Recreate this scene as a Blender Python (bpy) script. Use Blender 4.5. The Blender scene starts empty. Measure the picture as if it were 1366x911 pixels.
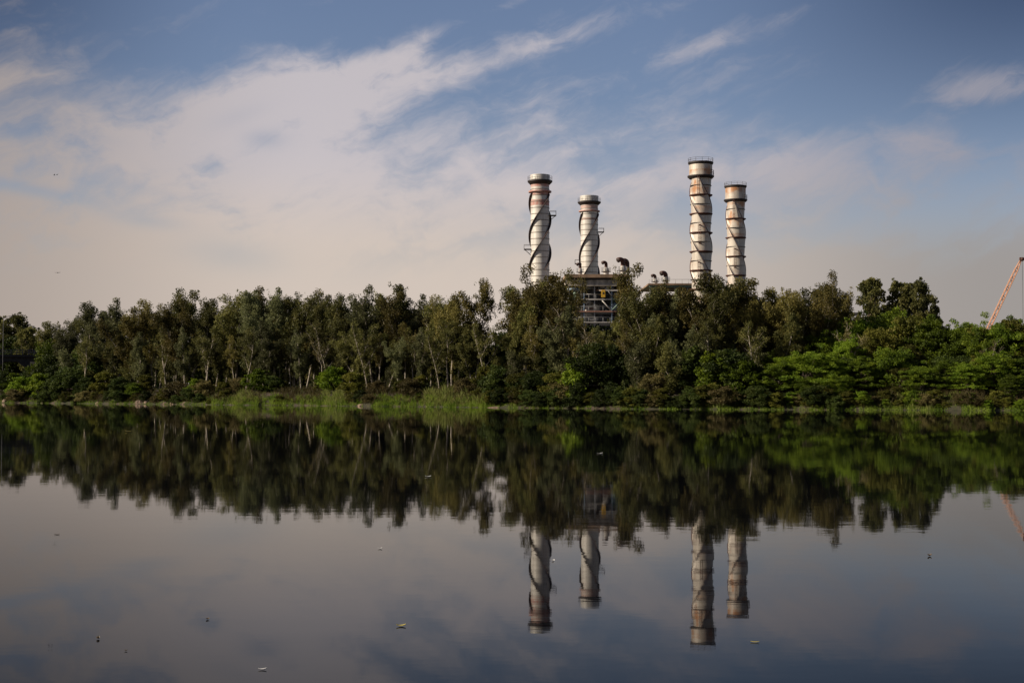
import bpy, math, random
import numpy as np
from mathutils import Vector, Matrix, noise as mnoise

# ------------------------------------------------------------------ camera, sky, sun, exposure
sc = bpy.context.scene
col = sc.collection
F = 1897.0                      # focal length in photo pixels (50 mm on 36 mm, 1366 px wide)
HCAM = 1.85
PITCH = math.atan(68.5 / F)
cam_d = bpy.data.cameras.new('camera'); cam = bpy.data.objects.new('camera', cam_d); col.objects.link(cam)
cam_d.lens = 50.0; cam_d.sensor_width = 36.0; cam_d.clip_start = 0.1; cam_d.clip_end = 20000
cam.location = (0, 0, HCAM); cam.rotation_euler = (math.pi / 2 + PITCH, 0, 0)
sc.camera = cam
sc.render.engine = 'CYCLES'
sc.view_settings.view_transform = 'Standard'
sc.view_settings.look = 'None'
sc.view_settings.exposure = 0.25
sc.view_settings.gamma = 1.0

def at(px, py, Y):
    v = 455.5 - py; u = px - 683.0
    d = Vector((u, F * math.cos(PITCH) - v * math.sin(PITCH), F * math.sin(PITCH) + v * math.cos(PITCH)))
    return Vector((0, 0, HCAM)) + d * (Y / d.y)

SUN_AZ, SUN_EL = math.radians(257), math.radians(27)     # azimuth clockwise from +Y
sun_dir = Vector((math.sin(SUN_AZ) * math.cos(SUN_EL), math.cos(SUN_AZ) * math.cos(SUN_EL), math.sin(SUN_EL)))
sl = bpy.data.lights.new('sun', 'SUN'); so = bpy.data.objects.new('sun', sl); col.objects.link(so)
sl.energy = 5.0; sl.angle = math.radians(0.5); sl.color = (1.0, 0.87, 0.70)
so.rotation_euler = sun_dir.to_track_quat('Z', 'Y').to_euler(); so.location = (-80, -60, 120)

# small expression helper for node maths
class E:
    nt = None
    def __init__(s, sock): s.s = sock
    @staticmethod
    def m(op, *a, clamp=False):
        n = E.nt.nodes.new('ShaderNodeMath'); n.operation = op; n.use_clamp = clamp
        for i, x in enumerate(a):
            if isinstance(x, E): E.nt.links.new(x.s, n.inputs[i])
            else: n.inputs[i].default_value = float(x)
        return E(n.outputs[0])
    def __add__(s, o): return E.m('ADD', s, o)
    __radd__ = __add__
    def __sub__(s, o): return E.m('SUBTRACT', s, o)
    def __rsub__(s, o): return E.m('SUBTRACT', o, s)
    def __mul__(s, o): return E.m('MULTIPLY', s, o)
    __rmul__ = __mul__
    def __truediv__(s, o): return E.m('DIVIDE', s, o)
def clampE(e): return E.m('ADD', e, 0.0, clamp=True)
def smooth(e, a, b):
    n = E.nt.nodes.new('ShaderNodeMapRange'); n.interpolation_type = 'SMOOTHSTEP'
    E.nt.links.new(e.s, n.inputs['Value']); n.inputs['From Min'].default_value = a; n.inputs['From Max'].default_value = b
    n.inputs['To Min'].default_value = 0; n.inputs['To Max'].default_value = 1
    return E(n.outputs['Result'])
def noiseE(x, y, z, scale, detail=5, rough=0.55, dist=0.0):
    c = E.nt.nodes.new('ShaderNodeCombineXYZ')
    for i, q in enumerate((x, y, z)):
        if isinstance(q, E): E.nt.links.new(q.s, c.inputs[i])
        else: c.inputs[i].default_value = q
    n = E.nt.nodes.new('ShaderNodeTexNoise'); n.inputs['Scale'].default_value = scale
    n.inputs['Detail'].default_value = detail; n.inputs['Roughness'].default_value = rough; n.inputs['Distortion'].default_value = dist
    E.nt.links.new(c.outputs[0], n.inputs['Vector'])
    return E(n.outputs['Fac'] if 'Fac' in n.outputs else n.outputs[0])
def mixc(fac, a, b, blend='MIX'):
    n = E.nt.nodes.new('ShaderNodeMix'); n.data_type = 'RGBA'; n.blend_type = blend
    if isinstance(fac, E): E.nt.links.new(fac.s, n.inputs[0])
    else: n.inputs[0].default_value = fac
    for k, q in ((6, a), (7, b)):
        if isinstance(q, tuple): n.inputs[k].default_value = (*q[:3], 1)
        else: E.nt.links.new(q, n.inputs[k])
    return n.outputs[2]

world = bpy.data.worlds.new('World'); sc.world = world; world.use_nodes = True
nt = world.node_tree; E.nt = nt; nt.nodes.clear()
out = nt.nodes.new('ShaderNodeOutputWorld')
sky = nt.nodes.new('ShaderNodeTexSky'); sky.sky_type = 'NISHITA'; sky.sun_disc = False
sky.sun_elevation = SUN_EL; sky.sun_rotation = SUN_AZ; sky.air_density = 1.0; sky.dust_density = 0.6; sky.ozone_density = 2.0
bg_sky = nt.nodes.new('ShaderNodeBackground'); bg_sky.inputs['Strength'].default_value = 0.062

tc = nt.nodes.new('ShaderNodeTexCoord'); sp = nt.nodes.new('ShaderNodeSeparateXYZ')
nt.links.new(tc.outputs['Generated'], sp.inputs[0])
dx, dy, dz = (E(sp.outputs[i]) for i in range(3))
az = E.m('ARCTAN2', dx, dy)                               # 0 straight over the river, + to the east side
el = E.m('ARCSINE', dz)
U = az * F; V = E.m('ABSOLUTE', el) * F                   # angular units: F units = 1 radian
deep = smooth(U, 150.0, 700.0) * smooth(V, 180.0, 560.0) + smooth(U * -1.0, 330.0, 720.0) * smooth(V, 200.0, 540.0) * 0.9   # upper corners darkened in the sky colour, imitating lens vignetting
nt.links.new(mixc(deep * 1.0, mixc(1.0, sky.outputs[0], (1.22, 1.10, 1.18), 'MULTIPLY'), mixc(1.0, sky.outputs[0], (0.38, 0.38, 0.48), 'MULTIPLY')), bg_sky.inputs['Color'])
def G(cx, cy, rx, ry, deg=0):
    """soft elliptical patch of cloud centred at (azimuth, elevation)"""
    a = math.radians(deg); ca, sa = math.cos(a), math.sin(a)
    X = U - cx; Y = V - cy
    xr = (X * ca + Y * sa) / rx; yr = (Y * ca - X * sa) / ry
    return E.m('EXPONENT', (xr * xr + yr * yr) * -1.0)
def c(px): return px - 683.0
def e(py): return 524.0 - py
# cirrus texture: fibres run up to the east, bent by a slow warp
ang = math.radians(18); ca, sa = math.cos(ang), math.sin(ang)
wx = noiseE(U, V, 3.0, 0.006, 4, 0.55); wy = noiseE(U, V, 9.0, 0.006, 4, 0.55)
Uw = U + (wx - 0.5) * 170.0; Vw = V + (wy - 0.5) * 130.0
along = Uw * ca + Vw * sa; across = Vw * ca - Uw * sa
fib = noiseE(along * 0.30, across, 1.0, 0.026, 8, 0.62, 0.3)
puff = noiseE(Uw * 0.75, Vw * 1.3, 5.0, 0.013, 8, 0.58, 0.2)
fine = noiseE(along * 0.45, across, 7.0, 0.07, 7, 0.68, 0.5)
broad = noiseE(along * 0.35, across, 13.0, 0.011, 6, 0.55, 0.2)
mass = (G(c(380), e(250), 330, 90, 4) * 0.86 + G(c(345), e(160), 160, 56, 16) * 0.85 + G(c(470), e(112), 130, 28, 8) * 0.55 + G(c(540), e(85), 60, 24, 50) * 0.35
        + G(c(120), e(195), 95, 34, -6) * 0.50 + G(c(700), e(75), 230, 16, 16) * 0.30 + G(c(660), e(22), 120, 10, 22) * 0.28
        + G(c(70), e(60), 120, 60, -8) * 0.30 + G(c(10), e(140), 55, 26) * 0.40 + G(c(85), e(125), 50, 14) * 0.25 + G(c(10), e(215), 45, 18) * 0.35
        + G(c(950), e(66), 200, 12, 17) * 0.10 + G(c(1080), e(35), 300, 20, 14) * 0.14 + G(c(850), e(110), 240, 44, 18) * 0.13 + G(c(760), e(40), 220, 30, 20) * 0.20 + G(c(795), e(192), 90, 16, 14) * 0.30 + G(c(700), e(165), 70, 60, 30) * 0.16
        + G(c(830), e(245), 200, 26, 4) * 0.50
        + G(c(1320), e(142), 95, 26, 6) * 1.0 + G(c(1110), e(245), 170, 44, -14) * 0.62 + G(c(1270), e(215), 160, 26, -6) * 0.46)
hole = (G(c(620), e(145), 75, 20, 14) * 0.30 + G(c(540), e(190), 60, 14, 10) * 0.14 + G(c(355), e(193), 26, 12) * 0.34 + G(c(320), e(165), 40, 12, 20) * 0.12
        + G(c(60), e(268), 95, 9, -9) * 0.55 + G(c(200), e(302), 50, 10, -6) * 0.34 + G(c(195), e(262), 40, 8, -10) * 0.2 + G(c(315), e(345), 70, 22, -6) * 0.30 + G(c(165), e(130), 70, 50, 20) * 0.16 + G(c(140), e(200), 30, 8, -10) * 0.14)
back = smooth(puff, 0.45, 0.75) * 0.55 * smooth(E.m('ABSOLUTE', az), 0.45, 0.8)
dens = mass * (0.34 + fib * 0.70 + (puff - 0.5) * 1.0) + (fib - 0.5) * 0.46 + (broad - 0.5) * 0.70 + (fine - 0.5) * 0.20 + (puff - 0.5) * 0.20 + back - 0.02
veil = smooth(V * -1.0 - U * 0.06, -400.0, -180.0) * 0.95
veil = veil * (1.0 - smooth(broad * -1.0 - (puff - 0.5) * 0.5, -0.56, -0.36) * smooth(V, 120.0, 270.0) * 0.55)
body = smooth(dens, 0.05, 0.62) * 0.88
m_cloud = clampE((1.0 - (1.0 - veil) * (1.0 - body)) * (1.0 - clampE(hole) * 0.9))
east = smooth(U, 40.0, 640.0); west = smooth(U * -1.0, 250.0, 720.0)
near_h = smooth(V * -1.0, -320.0, -170.0)
cl_hi = mixc(east, (0.58, 0.53, 0.545), (0.33, 0.32, 0.37))
cl_lo = mixc(east, (0.64, 0.545, 0.475), (0.335, 0.305, 0.288))
cl = mixc(near_h, cl_hi, cl_lo)
cl = mixc(west * 0.85, cl, (0.37, 0.31, 0.275))
n = nt.nodes.new('ShaderNodeBackground'); nt.links.new(cl, n.inputs['Color']); n.inputs['Strength'].default_value = 0.86
mx = nt.nodes.new('ShaderNodeMixShader'); nt.links.new(m_cloud.s, mx.inputs[0])
nt.links.new(bg_sky.outputs[0], mx.inputs[1]); nt.links.new(n.outputs[0], mx.inputs[2])
nt.links.new(mx.outputs[0], out.inputs['Surface'])

# ------------------------------------------------------------------ helpers
rnd = random.Random(7)
def tag(o, label=None, cat=None, group=None, kind=None):
    if label: o['label'] = label
    if cat: o['category'] = cat
    if group: o['group'] = group
    if kind: o['kind'] = kind
    return o
def empty(name, loc, rz=0.0, label=None, cat=None, group=None):
    o = bpy.data.objects.new(name, None); col.objects.link(o); o.location = loc; o.rotation_euler = (0, 0, rz)
    o.empty_display_size = 0.5
    return tag(o, label, cat, group)
def copy_tree(o, parent=None):
    cp = o.copy(); col.objects.link(cp); cp.parent = parent
    for ch in list(o.children): copy_tree(ch, cp)
    return cp

class MB:
    def __init__(s): s.v = []; s.f = []; s.mi = []; s.sm = []
    def add(s, vs, fs, mi=0, smooth=False):
        b = len(s.v); s.v += [tuple(q) for q in vs]
        for f in fs: s.f.append([b + i for i in f]); s.mi.append(mi); s.sm.append(smooth)
    def box(s, c0, size, mi=0, rot=None):
        cx, cy, cz = c0; x, y, z = (q / 2 for q in size)
        vs = [Vector((sx * x, sy * y, sz * z)) for sx in (-1, 1) for sy in (-1, 1) for sz in (-1, 1)]
        if rot is not None: vs = [rot @ q for q in vs]
        vs = [q + Vector(c0) for q in vs]
        s.add(vs, [(0, 1, 3, 2), (4, 6, 7, 5), (0, 4, 5, 1), (2, 3, 7, 6), (0, 2, 6, 4), (1, 5, 7, 3)], mi)
    def tube(s, pts, rad, n=8, mi=0, caps=True, smooth=True):
        pts = [Vector(p) for p in pts]; k = len(pts)
        if not hasattr(rad, '__len__'): rad = [rad] * k
        rings = []
        up = Vector((0, 0, 1)); prev = None
        for i, p in enumerate(pts):
            t = (pts[min(i + 1, k - 1)] - pts[max(i - 1, 0)]).normalized()
            if prev is None:
                a = t.cross(up if abs(t.z) < 0.95 else Vector((1, 0, 0))).normalized()
            else:
                a = (prev - t * prev.dot(t)).normalized()
            prev = a; b = t.cross(a)
            rings.append([p + (a * math.cos(2 * math.pi * j / n) + b * math.sin(2 * math.pi * j / n)) * rad[i] for j in range(n)])
        vs = [q for r in rings for q in r]; fs = []
        for i in range(k - 1):
            for j in range(n):
                fs.append((i * n + j, i * n + (j + 1) % n, (i + 1) * n + (j + 1) % n, (i + 1) * n + j))
        if caps: fs.append(tuple(range(n))[::-1]); fs.append(tuple((k - 1) * n + j for j in range(n)))
        s.add(vs, fs, mi, smooth)
    def lathe(s, prof, n=32, mi=0, c0=(0, 0, 0), closed=False, smooth=True):
        """prof: list of (r, z) or (r, z, material of the band above)"""
        k = len(prof); vs = []
        for p in prof:
            for j in range(n):
                a = 2 * math.pi * j / n; vs.append((c0[0] + p[0] * math.cos(a), c0[1] + p[0] * math.sin(a), c0[2] + p[1]))
        b = len(s.v); s.v += vs
        for i in range(k if closed else k - 1):
            i2 = (i + 1) % k
            for j in range(n):
                s.f.append([b + i * n + j, b + i * n + (j + 1) % n, b + i2 * n + (j + 1) % n, b + i2 * n + j])
                s.mi.append(prof[i][2] if len(prof[i]) > 2 else mi); s.sm.append(smooth)
    def build(s, name, mats, parent=None):
        me = bpy.data.meshes.new(name); me.from_pydata(s.v, [], s.f)
        for m in (mats if isinstance(mats, (list, tuple)) else [mats]): me.materials.append(m)
        me.polygons.foreach_set('material_index', s.mi); me.polygons.foreach_set('use_smooth', s.sm); me.update()
        o = bpy.data.objects.new(name, me); col.objects.link(o); o.parent = parent
        return o

def quads_mesh(name, P4, mat):
    """P4: (n,4,3) array of quads -> mesh"""
    n = len(P4); me = bpy.data.meshes.new(name)
    me.vertices.add(n * 4); me.vertices.foreach_set('co', P4.reshape(-1).astype(np.float32))
    me.loops.add(n * 4); me.loops.foreach_set('vertex_index', np.arange(n * 4, dtype=np.int32))
    me.polygons.add(n); me.polygons.foreach_set('loop_start', np.arange(0, n * 4, 4, dtype=np.int32))
    me.update(calc_edges=True); me.materials.append(mat); me.validate()
    return me

# ------------------------------------------------------------------ materials
def new_mat(name):
    m = bpy.data.materials.new(name); m.use_nodes = True; t = m.node_tree; E.nt = t
    return m, t, t.nodes['Principled BSDF']
def obj_xyz():
    tcn = E.nt.nodes.new('ShaderNodeTexCoord'); s_ = E.nt.nodes.new('ShaderNodeSeparateXYZ')
    E.nt.links.new(tcn.outputs['Object'], s_.inputs[0]); return [E(s_.outputs[i]) for i in range(3)]
def simple(name, rgb, rough=0.7, metal=0.0, var=0.25, scale=1.5, dark=None):
    m, t, b = new_mat(name); x, y, z = obj_xyz()
    nz = noiseE(x, y, z * 0.5, scale, 5, 0.6)
    d = dark or tuple(q * (1 - var * 1.6) for q in rgb); li = tuple(min(1, q * (1 + var * 0.5)) for q in rgb)
    t.links.new(mixc(smooth(nz, 0.3, 0.7), d, li), b.inputs['Base Color'])
    b.inputs['Roughness'].default_value = rough; b.inputs['Metallic'].default_value = metal
    return m
def leaf_mat(name, dark, mid, light, trans=0.35, hue=0.03):
    m, t, b = new_mat(name); x, y, z = obj_xyz()
    oi = t.nodes.new('ShaderNodeObjectInfo'); rv = E(oi.outputs['Random'])
    nz = noiseE(x + rv * 60.0, y, z, 0.55, 3, 0.6); n2 = noiseE(x, y + rv * 40.0, z, 3.5, 2, 0.5)
    k = smooth(nz * 0.72 + n2 * 0.28 + (rv - 0.5) * 0.20, 0.36, 0.64)
    cA = mixc(smooth(k, 0.0, 0.5), dark, mid); cB = mixc(smooth(k, 0.5, 1.0), cA, light)
    hs = t.nodes.new('ShaderNodeHueSaturation'); t.links.new(cB, hs.inputs['Color'])
    t.links.new((0.5 + (rv - 0.5) * hue).s, hs.inputs['Hue']); t.links.new((0.82 + rv * 0.34).s, hs.inputs['Value'])
    b.inputs['Roughness'].default_value = 0.55; b.inputs['Specular IOR Level'].default_value = 0.15
    t.links.new(hs.outputs[0], b.inputs['Base Color'])
    tr = t.nodes.new('ShaderNodeBsdfTranslucent'); t.links.new(hs.outputs[0], tr.inputs['Color'])
    ms = t.nodes.new('ShaderNodeMixShader'); ms.inputs[0].default_value = trans
    t.links.new(b.outputs[0], ms.inputs[1]); t.links.new(tr.outputs[0], ms.inputs[2])
    t.links.new(ms.outputs[0], t.nodes['Material Output'].inputs['Surface'])
    return m
M = {}
M['euc'] = leaf_mat('eucalyptus_leaves', (0.0585, 0.0640, 0.0184), (0.1040, 0.1050, 0.0286), (0.1625, 0.1510, 0.0449))
M['euc_olive'] = leaf_mat('olive_eucalyptus_leaves', (0.0768, 0.0706, 0.0180), (0.1344, 0.1159, 0.0300), (0.1984, 0.1638, 0.0480))
M['euc_grey'] = leaf_mat('grey_eucalyptus_leaves', (0.0585, 0.0640, 0.0252), (0.1014, 0.1075, 0.0441), (0.1534, 0.1562, 0.0651))
M['acacia'] = leaf_mat('acacia_leaves', (0.0540, 0.0865, 0.0077), (0.0991, 0.1501, 0.0103), (0.1803, 0.2352, 0.0171))
M['dark'] = leaf_mat('dark_shrub_leaves', (0.0216, 0.0350, 0.0069), (0.0389, 0.0584, 0.0107), (0.0734, 0.0924, 0.0184))
M['olive'] = leaf_mat('olive_shrub_leaves', (0.0546, 0.0614, 0.0099), (0.0962, 0.0998, 0.0144), (0.1495, 0.1408, 0.0234))
M['dry'] = leaf_mat('dry_leaves', (0.075, 0.066, 0.024), (0.125, 0.105, 0.038), (0.190, 0.155, 0.060))
M['grass'] = leaf_mat('bank_grass', (0.060, 0.105, 0.010), (0.120, 0.185, 0.016), (0.210, 0.270, 0.035), 0.4)
M['reed'] = leaf_mat('reed_blades', (0.070, 0.092, 0.020), (0.125, 0.150, 0.032), (0.200, 0.205, 0.055), 0.4)
M['bark_pale'] = simple('pale_bark', (0.37, 0.32, 0.26), 0.85, 0, 0.35, 1.2)
M['bark'] = simple('brown_bark', (0.13, 0.10, 0.075), 0.9, 0, 0.35, 2.0)
M['concrete'] = simple('concrete', (0.42, 0.36, 0.28), 0.85, 0, 0.18, 0.5)
M['roof_brown'] = simple('rusty_roof_deck', (0.30, 0.20, 0.13), 0.85, 0, 0.3, 0.6)
M['cream'] = simple('cream_paint', (0.46, 0.41, 0.34), 0.6, 0, 0.35, 1.1)
M['steel_grey'] = simple('grey_steel', (0.33, 0.33, 0.33), 0.5, 0.3, 0.2, 0.8)
M['steel_pale'] = simple('pale_steel', (0.55, 0.52, 0.48), 0.5, 0.2, 0.2, 0.8)
M['steel_blue'] = simple('blue_grey_steel', (0.26, 0.34, 0.42), 0.5, 0.2, 0.15, 0.8)
M['steel_red'] = simple('red_brown_beam', (0.36, 0.19, 0.14), 0.6, 0.1, 0.2, 0.8)
M['steel_green'] = simple('green_steel', (0.16, 0.24, 0.19), 0.6, 0.1, 0.2, 0.8)
M['dark_steel'] = simple('dark_steel', (0.045, 0.035, 0.033), 0.6, 0.2, 0.25, 0.8)
M['hoop'] = simple('weathered_hoop', (0.24, 0.205, 0.17), 0.6, 0.2, 0.2, 0.8)
M['strake'] = simple('strake_paint', (0.060, 0.036, 0.034), 0.55, 0.1, 0.3, 0.5)
M['rust_pipe'] = simple('rusty_pipe', (0.12, 0.050, 0.036), 0.7, 0.1, 0.3, 1.0)
M['yellow'] = simple('yellow_paint', (0.62, 0.36, 0.03), 0.5, 0, 0.12, 1.0)
M['casing'] = simple('boiler_casing', (0.10, 0.10, 0.105), 0.6, 0.2, 0.25, 0.3)
M['crane'] = simple('hazed_orange_paint', (0.58, 0.30, 0.18), 0.5, 0, 0.1, 0.5)  # orange paled in the colour itself to stand for distance haze
M['bridge'] = simple('dark_bridge_girder', (0.022, 0.022, 0.023), 0.7, 0, 0.2, 0.5)
M['rock'] = simple('pale_rock', (0.24, 0.17, 0.12), 0.9, 0, 0.3, 2.0)
M['plastic'] = simple('white_plastic', (0.75, 0.75, 0.73), 0.4, 0, 0.1, 20)
M['leaf_yellow'] = simple('yellow_leaf', (0.50, 0.42, 0.10), 0.5, 0, 0.2, 30)
M['leaf_brown'] = simple('brown_leaf', (0.10, 0.07, 0.04), 0.6, 0, 0.2, 30)
M['feather'] = simple('dark_feathers', (0.03, 0.03, 0.035), 0.7, 0, 0.2, 10)

def cladding(name, base, lo, period, seam, rust):
    m, t, b = new_mat(name); x, y, z = obj_xyz()
    ang_ = E.m('ARCTAN2', y, x); zi = E.m('FLOOR', z / period); ai = E.m('FLOOR', ang_ * 2.6 + zi * 0.5)
    cmb = t.nodes.new('ShaderNodeCombineXYZ'); t.links.new(ai.s, cmb.inputs[0]); t.links.new(zi.s, cmb.inputs[1])
    wn = t.nodes.new('ShaderNodeTexWhiteNoise'); t.links.new(cmb.outputs[0], wn.inputs[0]); panel = E(wn.outputs[0])
    streak = noiseE(ang_ * 9.0, z * 0.10, 2.0, 1.0, 5, 0.62); blot = noiseE(x, y, z, 0.35, 5, 0.6); grain = noiseE(ang_ * 20.0, z * 1.4, 1.0, 1.0, 4, 0.6)
    k = clampE(panel * 0.35 + smooth(streak, 0.32, 0.68) * 0.45 + smooth(grain, 0.3, 0.7) * 0.2)
    cc = mixc(k, lo, base)
    if rust:
        fr = E.m('FRACT', z / (period * 2.0))
        below = smooth(fr, 0.45, 1.0)                       # runs down from each stiffener ring
        high = smooth(z, 30.0, 54.0)
        r = clampE(smooth(blot + below * 0.12 + high * 0.11 + (streak - 0.5) * 0.5, 0.58, 0.84) * rust)
        cc = mixc(r, cc, (0.42, 0.19, 0.075))
        cc = mixc(smooth(noiseE(ang_ * 5.0, z * 0.3, 8.0, 1.0, 5, 0.65), 0.56, 0.74) * 0.5, cc, (0.10, 0.07, 0.05))
    else:
        cc = mixc(smooth(blot + (streak - 0.5) * 0.6, 0.58, 0.80) * 0.35, cc, (0.17, 0.13, 0.10))
    t.links.new(cc, b.inputs['Base Color']); b.inputs['Roughness'].default_value = 0.5; b.inputs['Metallic'].default_value = 0.15
    return m
M['clad_a'] = cladding('ribbed_white_cladding', (0.74, 0.71, 0.65), (0.44, 0.41, 0.37), 2.1, 0, 0)
M['clad_b'] = cladding('weathered_cream_cladding', (0.72, 0.66, 0.57), (0.38, 0.33, 0.28), 2.05, 0, 0.95)
M['red_band'] = simple('faded_red_paint', (0.38, 0.15, 0.12), 0.6, 0, 0.25, 1.2, dark=(0.46, 0.34, 0.29))
M['red_band_faded'] = simple('washed_red_paint', (0.48, 0.34, 0.29), 0.6, 0, 0.2, 1.2)

# ground
m, t, b = new_mat('bank_soil'); x, y, z = obj_xyz()
n1 = noiseE(x, y, z, 0.12, 6, 0.6); n2 = noiseE(x, y, z, 1.8, 5, 0.65)
c1 = mixc(smooth(n2, 0.3, 0.7), (0.030, 0.022, 0.015), (0.10, 0.072, 0.048)); c2 = mixc(smooth(n2, 0.3, 0.7), (0.020, 0.022, 0.010), (0.055, 0.048, 0.024))
t.links.new(mixc(smooth(n1, 0.42, 0.56), c1, c2), b.inputs['Base Color']); b.inputs['Roughness'].default_value = 0.95
bp = t.nodes.new('ShaderNodeBump'); bp.inputs['Strength'].default_value = 0.7; bp.inputs['Distance'].default_value = 0.15
t.links.new(n2.s, bp.inputs['Height']); t.links.new(bp.outputs[0], b.inputs['Normal']); M['ground'] = m
# water
m, t, b = new_mat('still_dark_water'); x, y, z = obj_xyz()
b.inputs['Base Color'].default_value = (0.003, 0.0035, 0.005, 1); b.inputs['IOR'].default_value = 1.105
b.inputs['Roughness'].default_value = 0.02
calm = smooth(noiseE(x * 0.35, y, z, 0.035, 3, 0.5), 0.38, 0.66)
rip = noiseE(x * 0.8, y * 1.4, z, 1.6, 3, 0.55) * (0.35 + calm * 0.65) + noiseE(x, y, z, 0.35, 2, 0.5) * 1.5 + noiseE(x * 1.2, y * 2.2, 4.0, 6.0, 2, 0.5) * calm * 0.12
bp = t.nodes.new('ShaderNodeBump'); bp.inputs['Strength'].default_value = 1.0; bp.inputs['Distance'].default_value = 0.0011
t.links.new(rip.s, bp.inputs['Height']); t.links.new(bp.outputs[0], b.inputs['Normal']); M['water'] = m

# ------------------------------------------------------------------ ground and river
SX = [-3000, -700, -300, -150, -97, -59, -25, 0, 18, 33, 53, 100, 200, 600, 3000]
SY = [1500, 640, 430, 315, 266, 232, 202, 176, 162, 155, 150, 143, 132, 110, 60]
def shore(x): return float(np.interp(x, SX, SY)) + 2.6 * mnoise.noise(Vector((x * 0.11, 3.1, 0))) + 1.5 * mnoise.noise(Vector((x * 0.4, 1.1, 0)))
def inland(x, y): return (y - shore(x)) * 0.80
def gz(x, y):
    d = inland(x, y)
    near = y + 10 if y < 0 else 99
    if near < 8:   # the photographer's own bank, behind the camera
        return float(np.interp(near, [-40, 0, 3, 8], [1.6, 0.5, -0.4, -2.0]))
    z = float(np.interp(d, [-8, -2, 0, 1.2, 4, 9, 22, 80], [-2.0, -0.6, 0.0, 0.55, 1.7, 2.3, 2.7, 3.2]))
    if d > 0: z += (0.30 * mnoise.noise(Vector((x * 0.3, y * 0.3, 0))) + 0.15 * mnoise.noise(Vector((x * 1.1, y * 1.1, 5)))) * min(1, d / 2)
    return z
def grid_axis(parts):
    a = []
    for lo, hi, st in parts: a += list(np.arange(lo, hi, st))
    return a
gx = grid_axis([(-6000, -1500, 900), (-1500, -400, 110), (-400, -170, 15), (-170, 110, 1.6), (110, 300, 12), (300, 1500, 110), (1500, 6001, 900)])
gy = grid_axis([(-600, -60, 60), (-60, 0, 3), (0, 128, 12), (128, 320, 1.6), (320, 600, 14), (600, 2000, 120), (2000, 9001, 700)])
vs = [(X, Y, gz(X, Y)) for Y in gy for X in gx]; nx = len(gx)
fs = [(j * nx + i, j * nx + i + 1, (j + 1) * nx + i + 1, (j + 1) * nx + i) for j in range(len(gy) - 1) for i in range(nx - 1)]
g = MB(); g.add(vs, fs, 0, True); tag(g.build('ground', M['ground']), 'earth river bank sloping up from the water to wooded ground', None, None, 'structure')
w = MB(); w.add([(-3500, -40, 0), (3500, -40, 0), (3500, 1700, 0), (-3500, 1700, 0)], [(0, 1, 2, 3)])
tag(w.build('river_water', M['water']), 'still dark river mirroring the trees, chimneys and sky', None, None, 'structure')

# ------------------------------------------------------------------ chimneys
def ring_mb(mb, r0, r1, z0, z1, n=40, mi=0):
    mb.lathe([(r0, z0), (r1, z0), (r1, z1), (r0, z1)], n, mi, closed=True, smooth=False)
def railing(mb, r, z, h=1.1, posts=16, th=0.05):
    for k in (0.55, 1.0):
        mb.tube([(r * math.cos(a), r * math.sin(a), z + h * k) for a in np.linspace(0, 2 * math.pi, 33)], th * 0.8, 5, caps=False)
    for i in range(posts):
        a = 2 * math.pi * i / posts
        mb.tube([(r * math.cos(a), r * math.sin(a), z), (r * math.cos(a), r * math.sin(a), z + h)], th, 5)
def strake_mesh(R, z0, z1, pitch, hand, phase, w, th, rfun=None):
    """helical fin standing off the shaft"""
    mb = MB(); n = 110; vs = []; fs = []
    for i in range(n + 1):
        z = z0 + (z1 - z0) * i / n; a = phase + hand * 2 * math.pi * (z - z0) / pitch
        fade = min(1, i / 4, (n - i) / 4); ro = R + w * max(0.06, fade); ri = R - 0.08
        for (r, dzz) in ((ri, -th / 2), (ro, -th / 2), (ro, th / 2), (ri, th / 2)): vs.append((r * math.cos(a), r * math.sin(a), z + dzz))
        if i:
            q = (i - 1) * 4; p = i * 4
            for k in range(4): fs.append((q + k, q + (k + 1) % 4, p + (k + 1) % 4, p + k))
    fs += [(0, 1, 2, 3), (n * 4 + 3, n * 4 + 2, n * 4 + 1, n * 4)]
    mb.add(vs, fs); return mb

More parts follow.
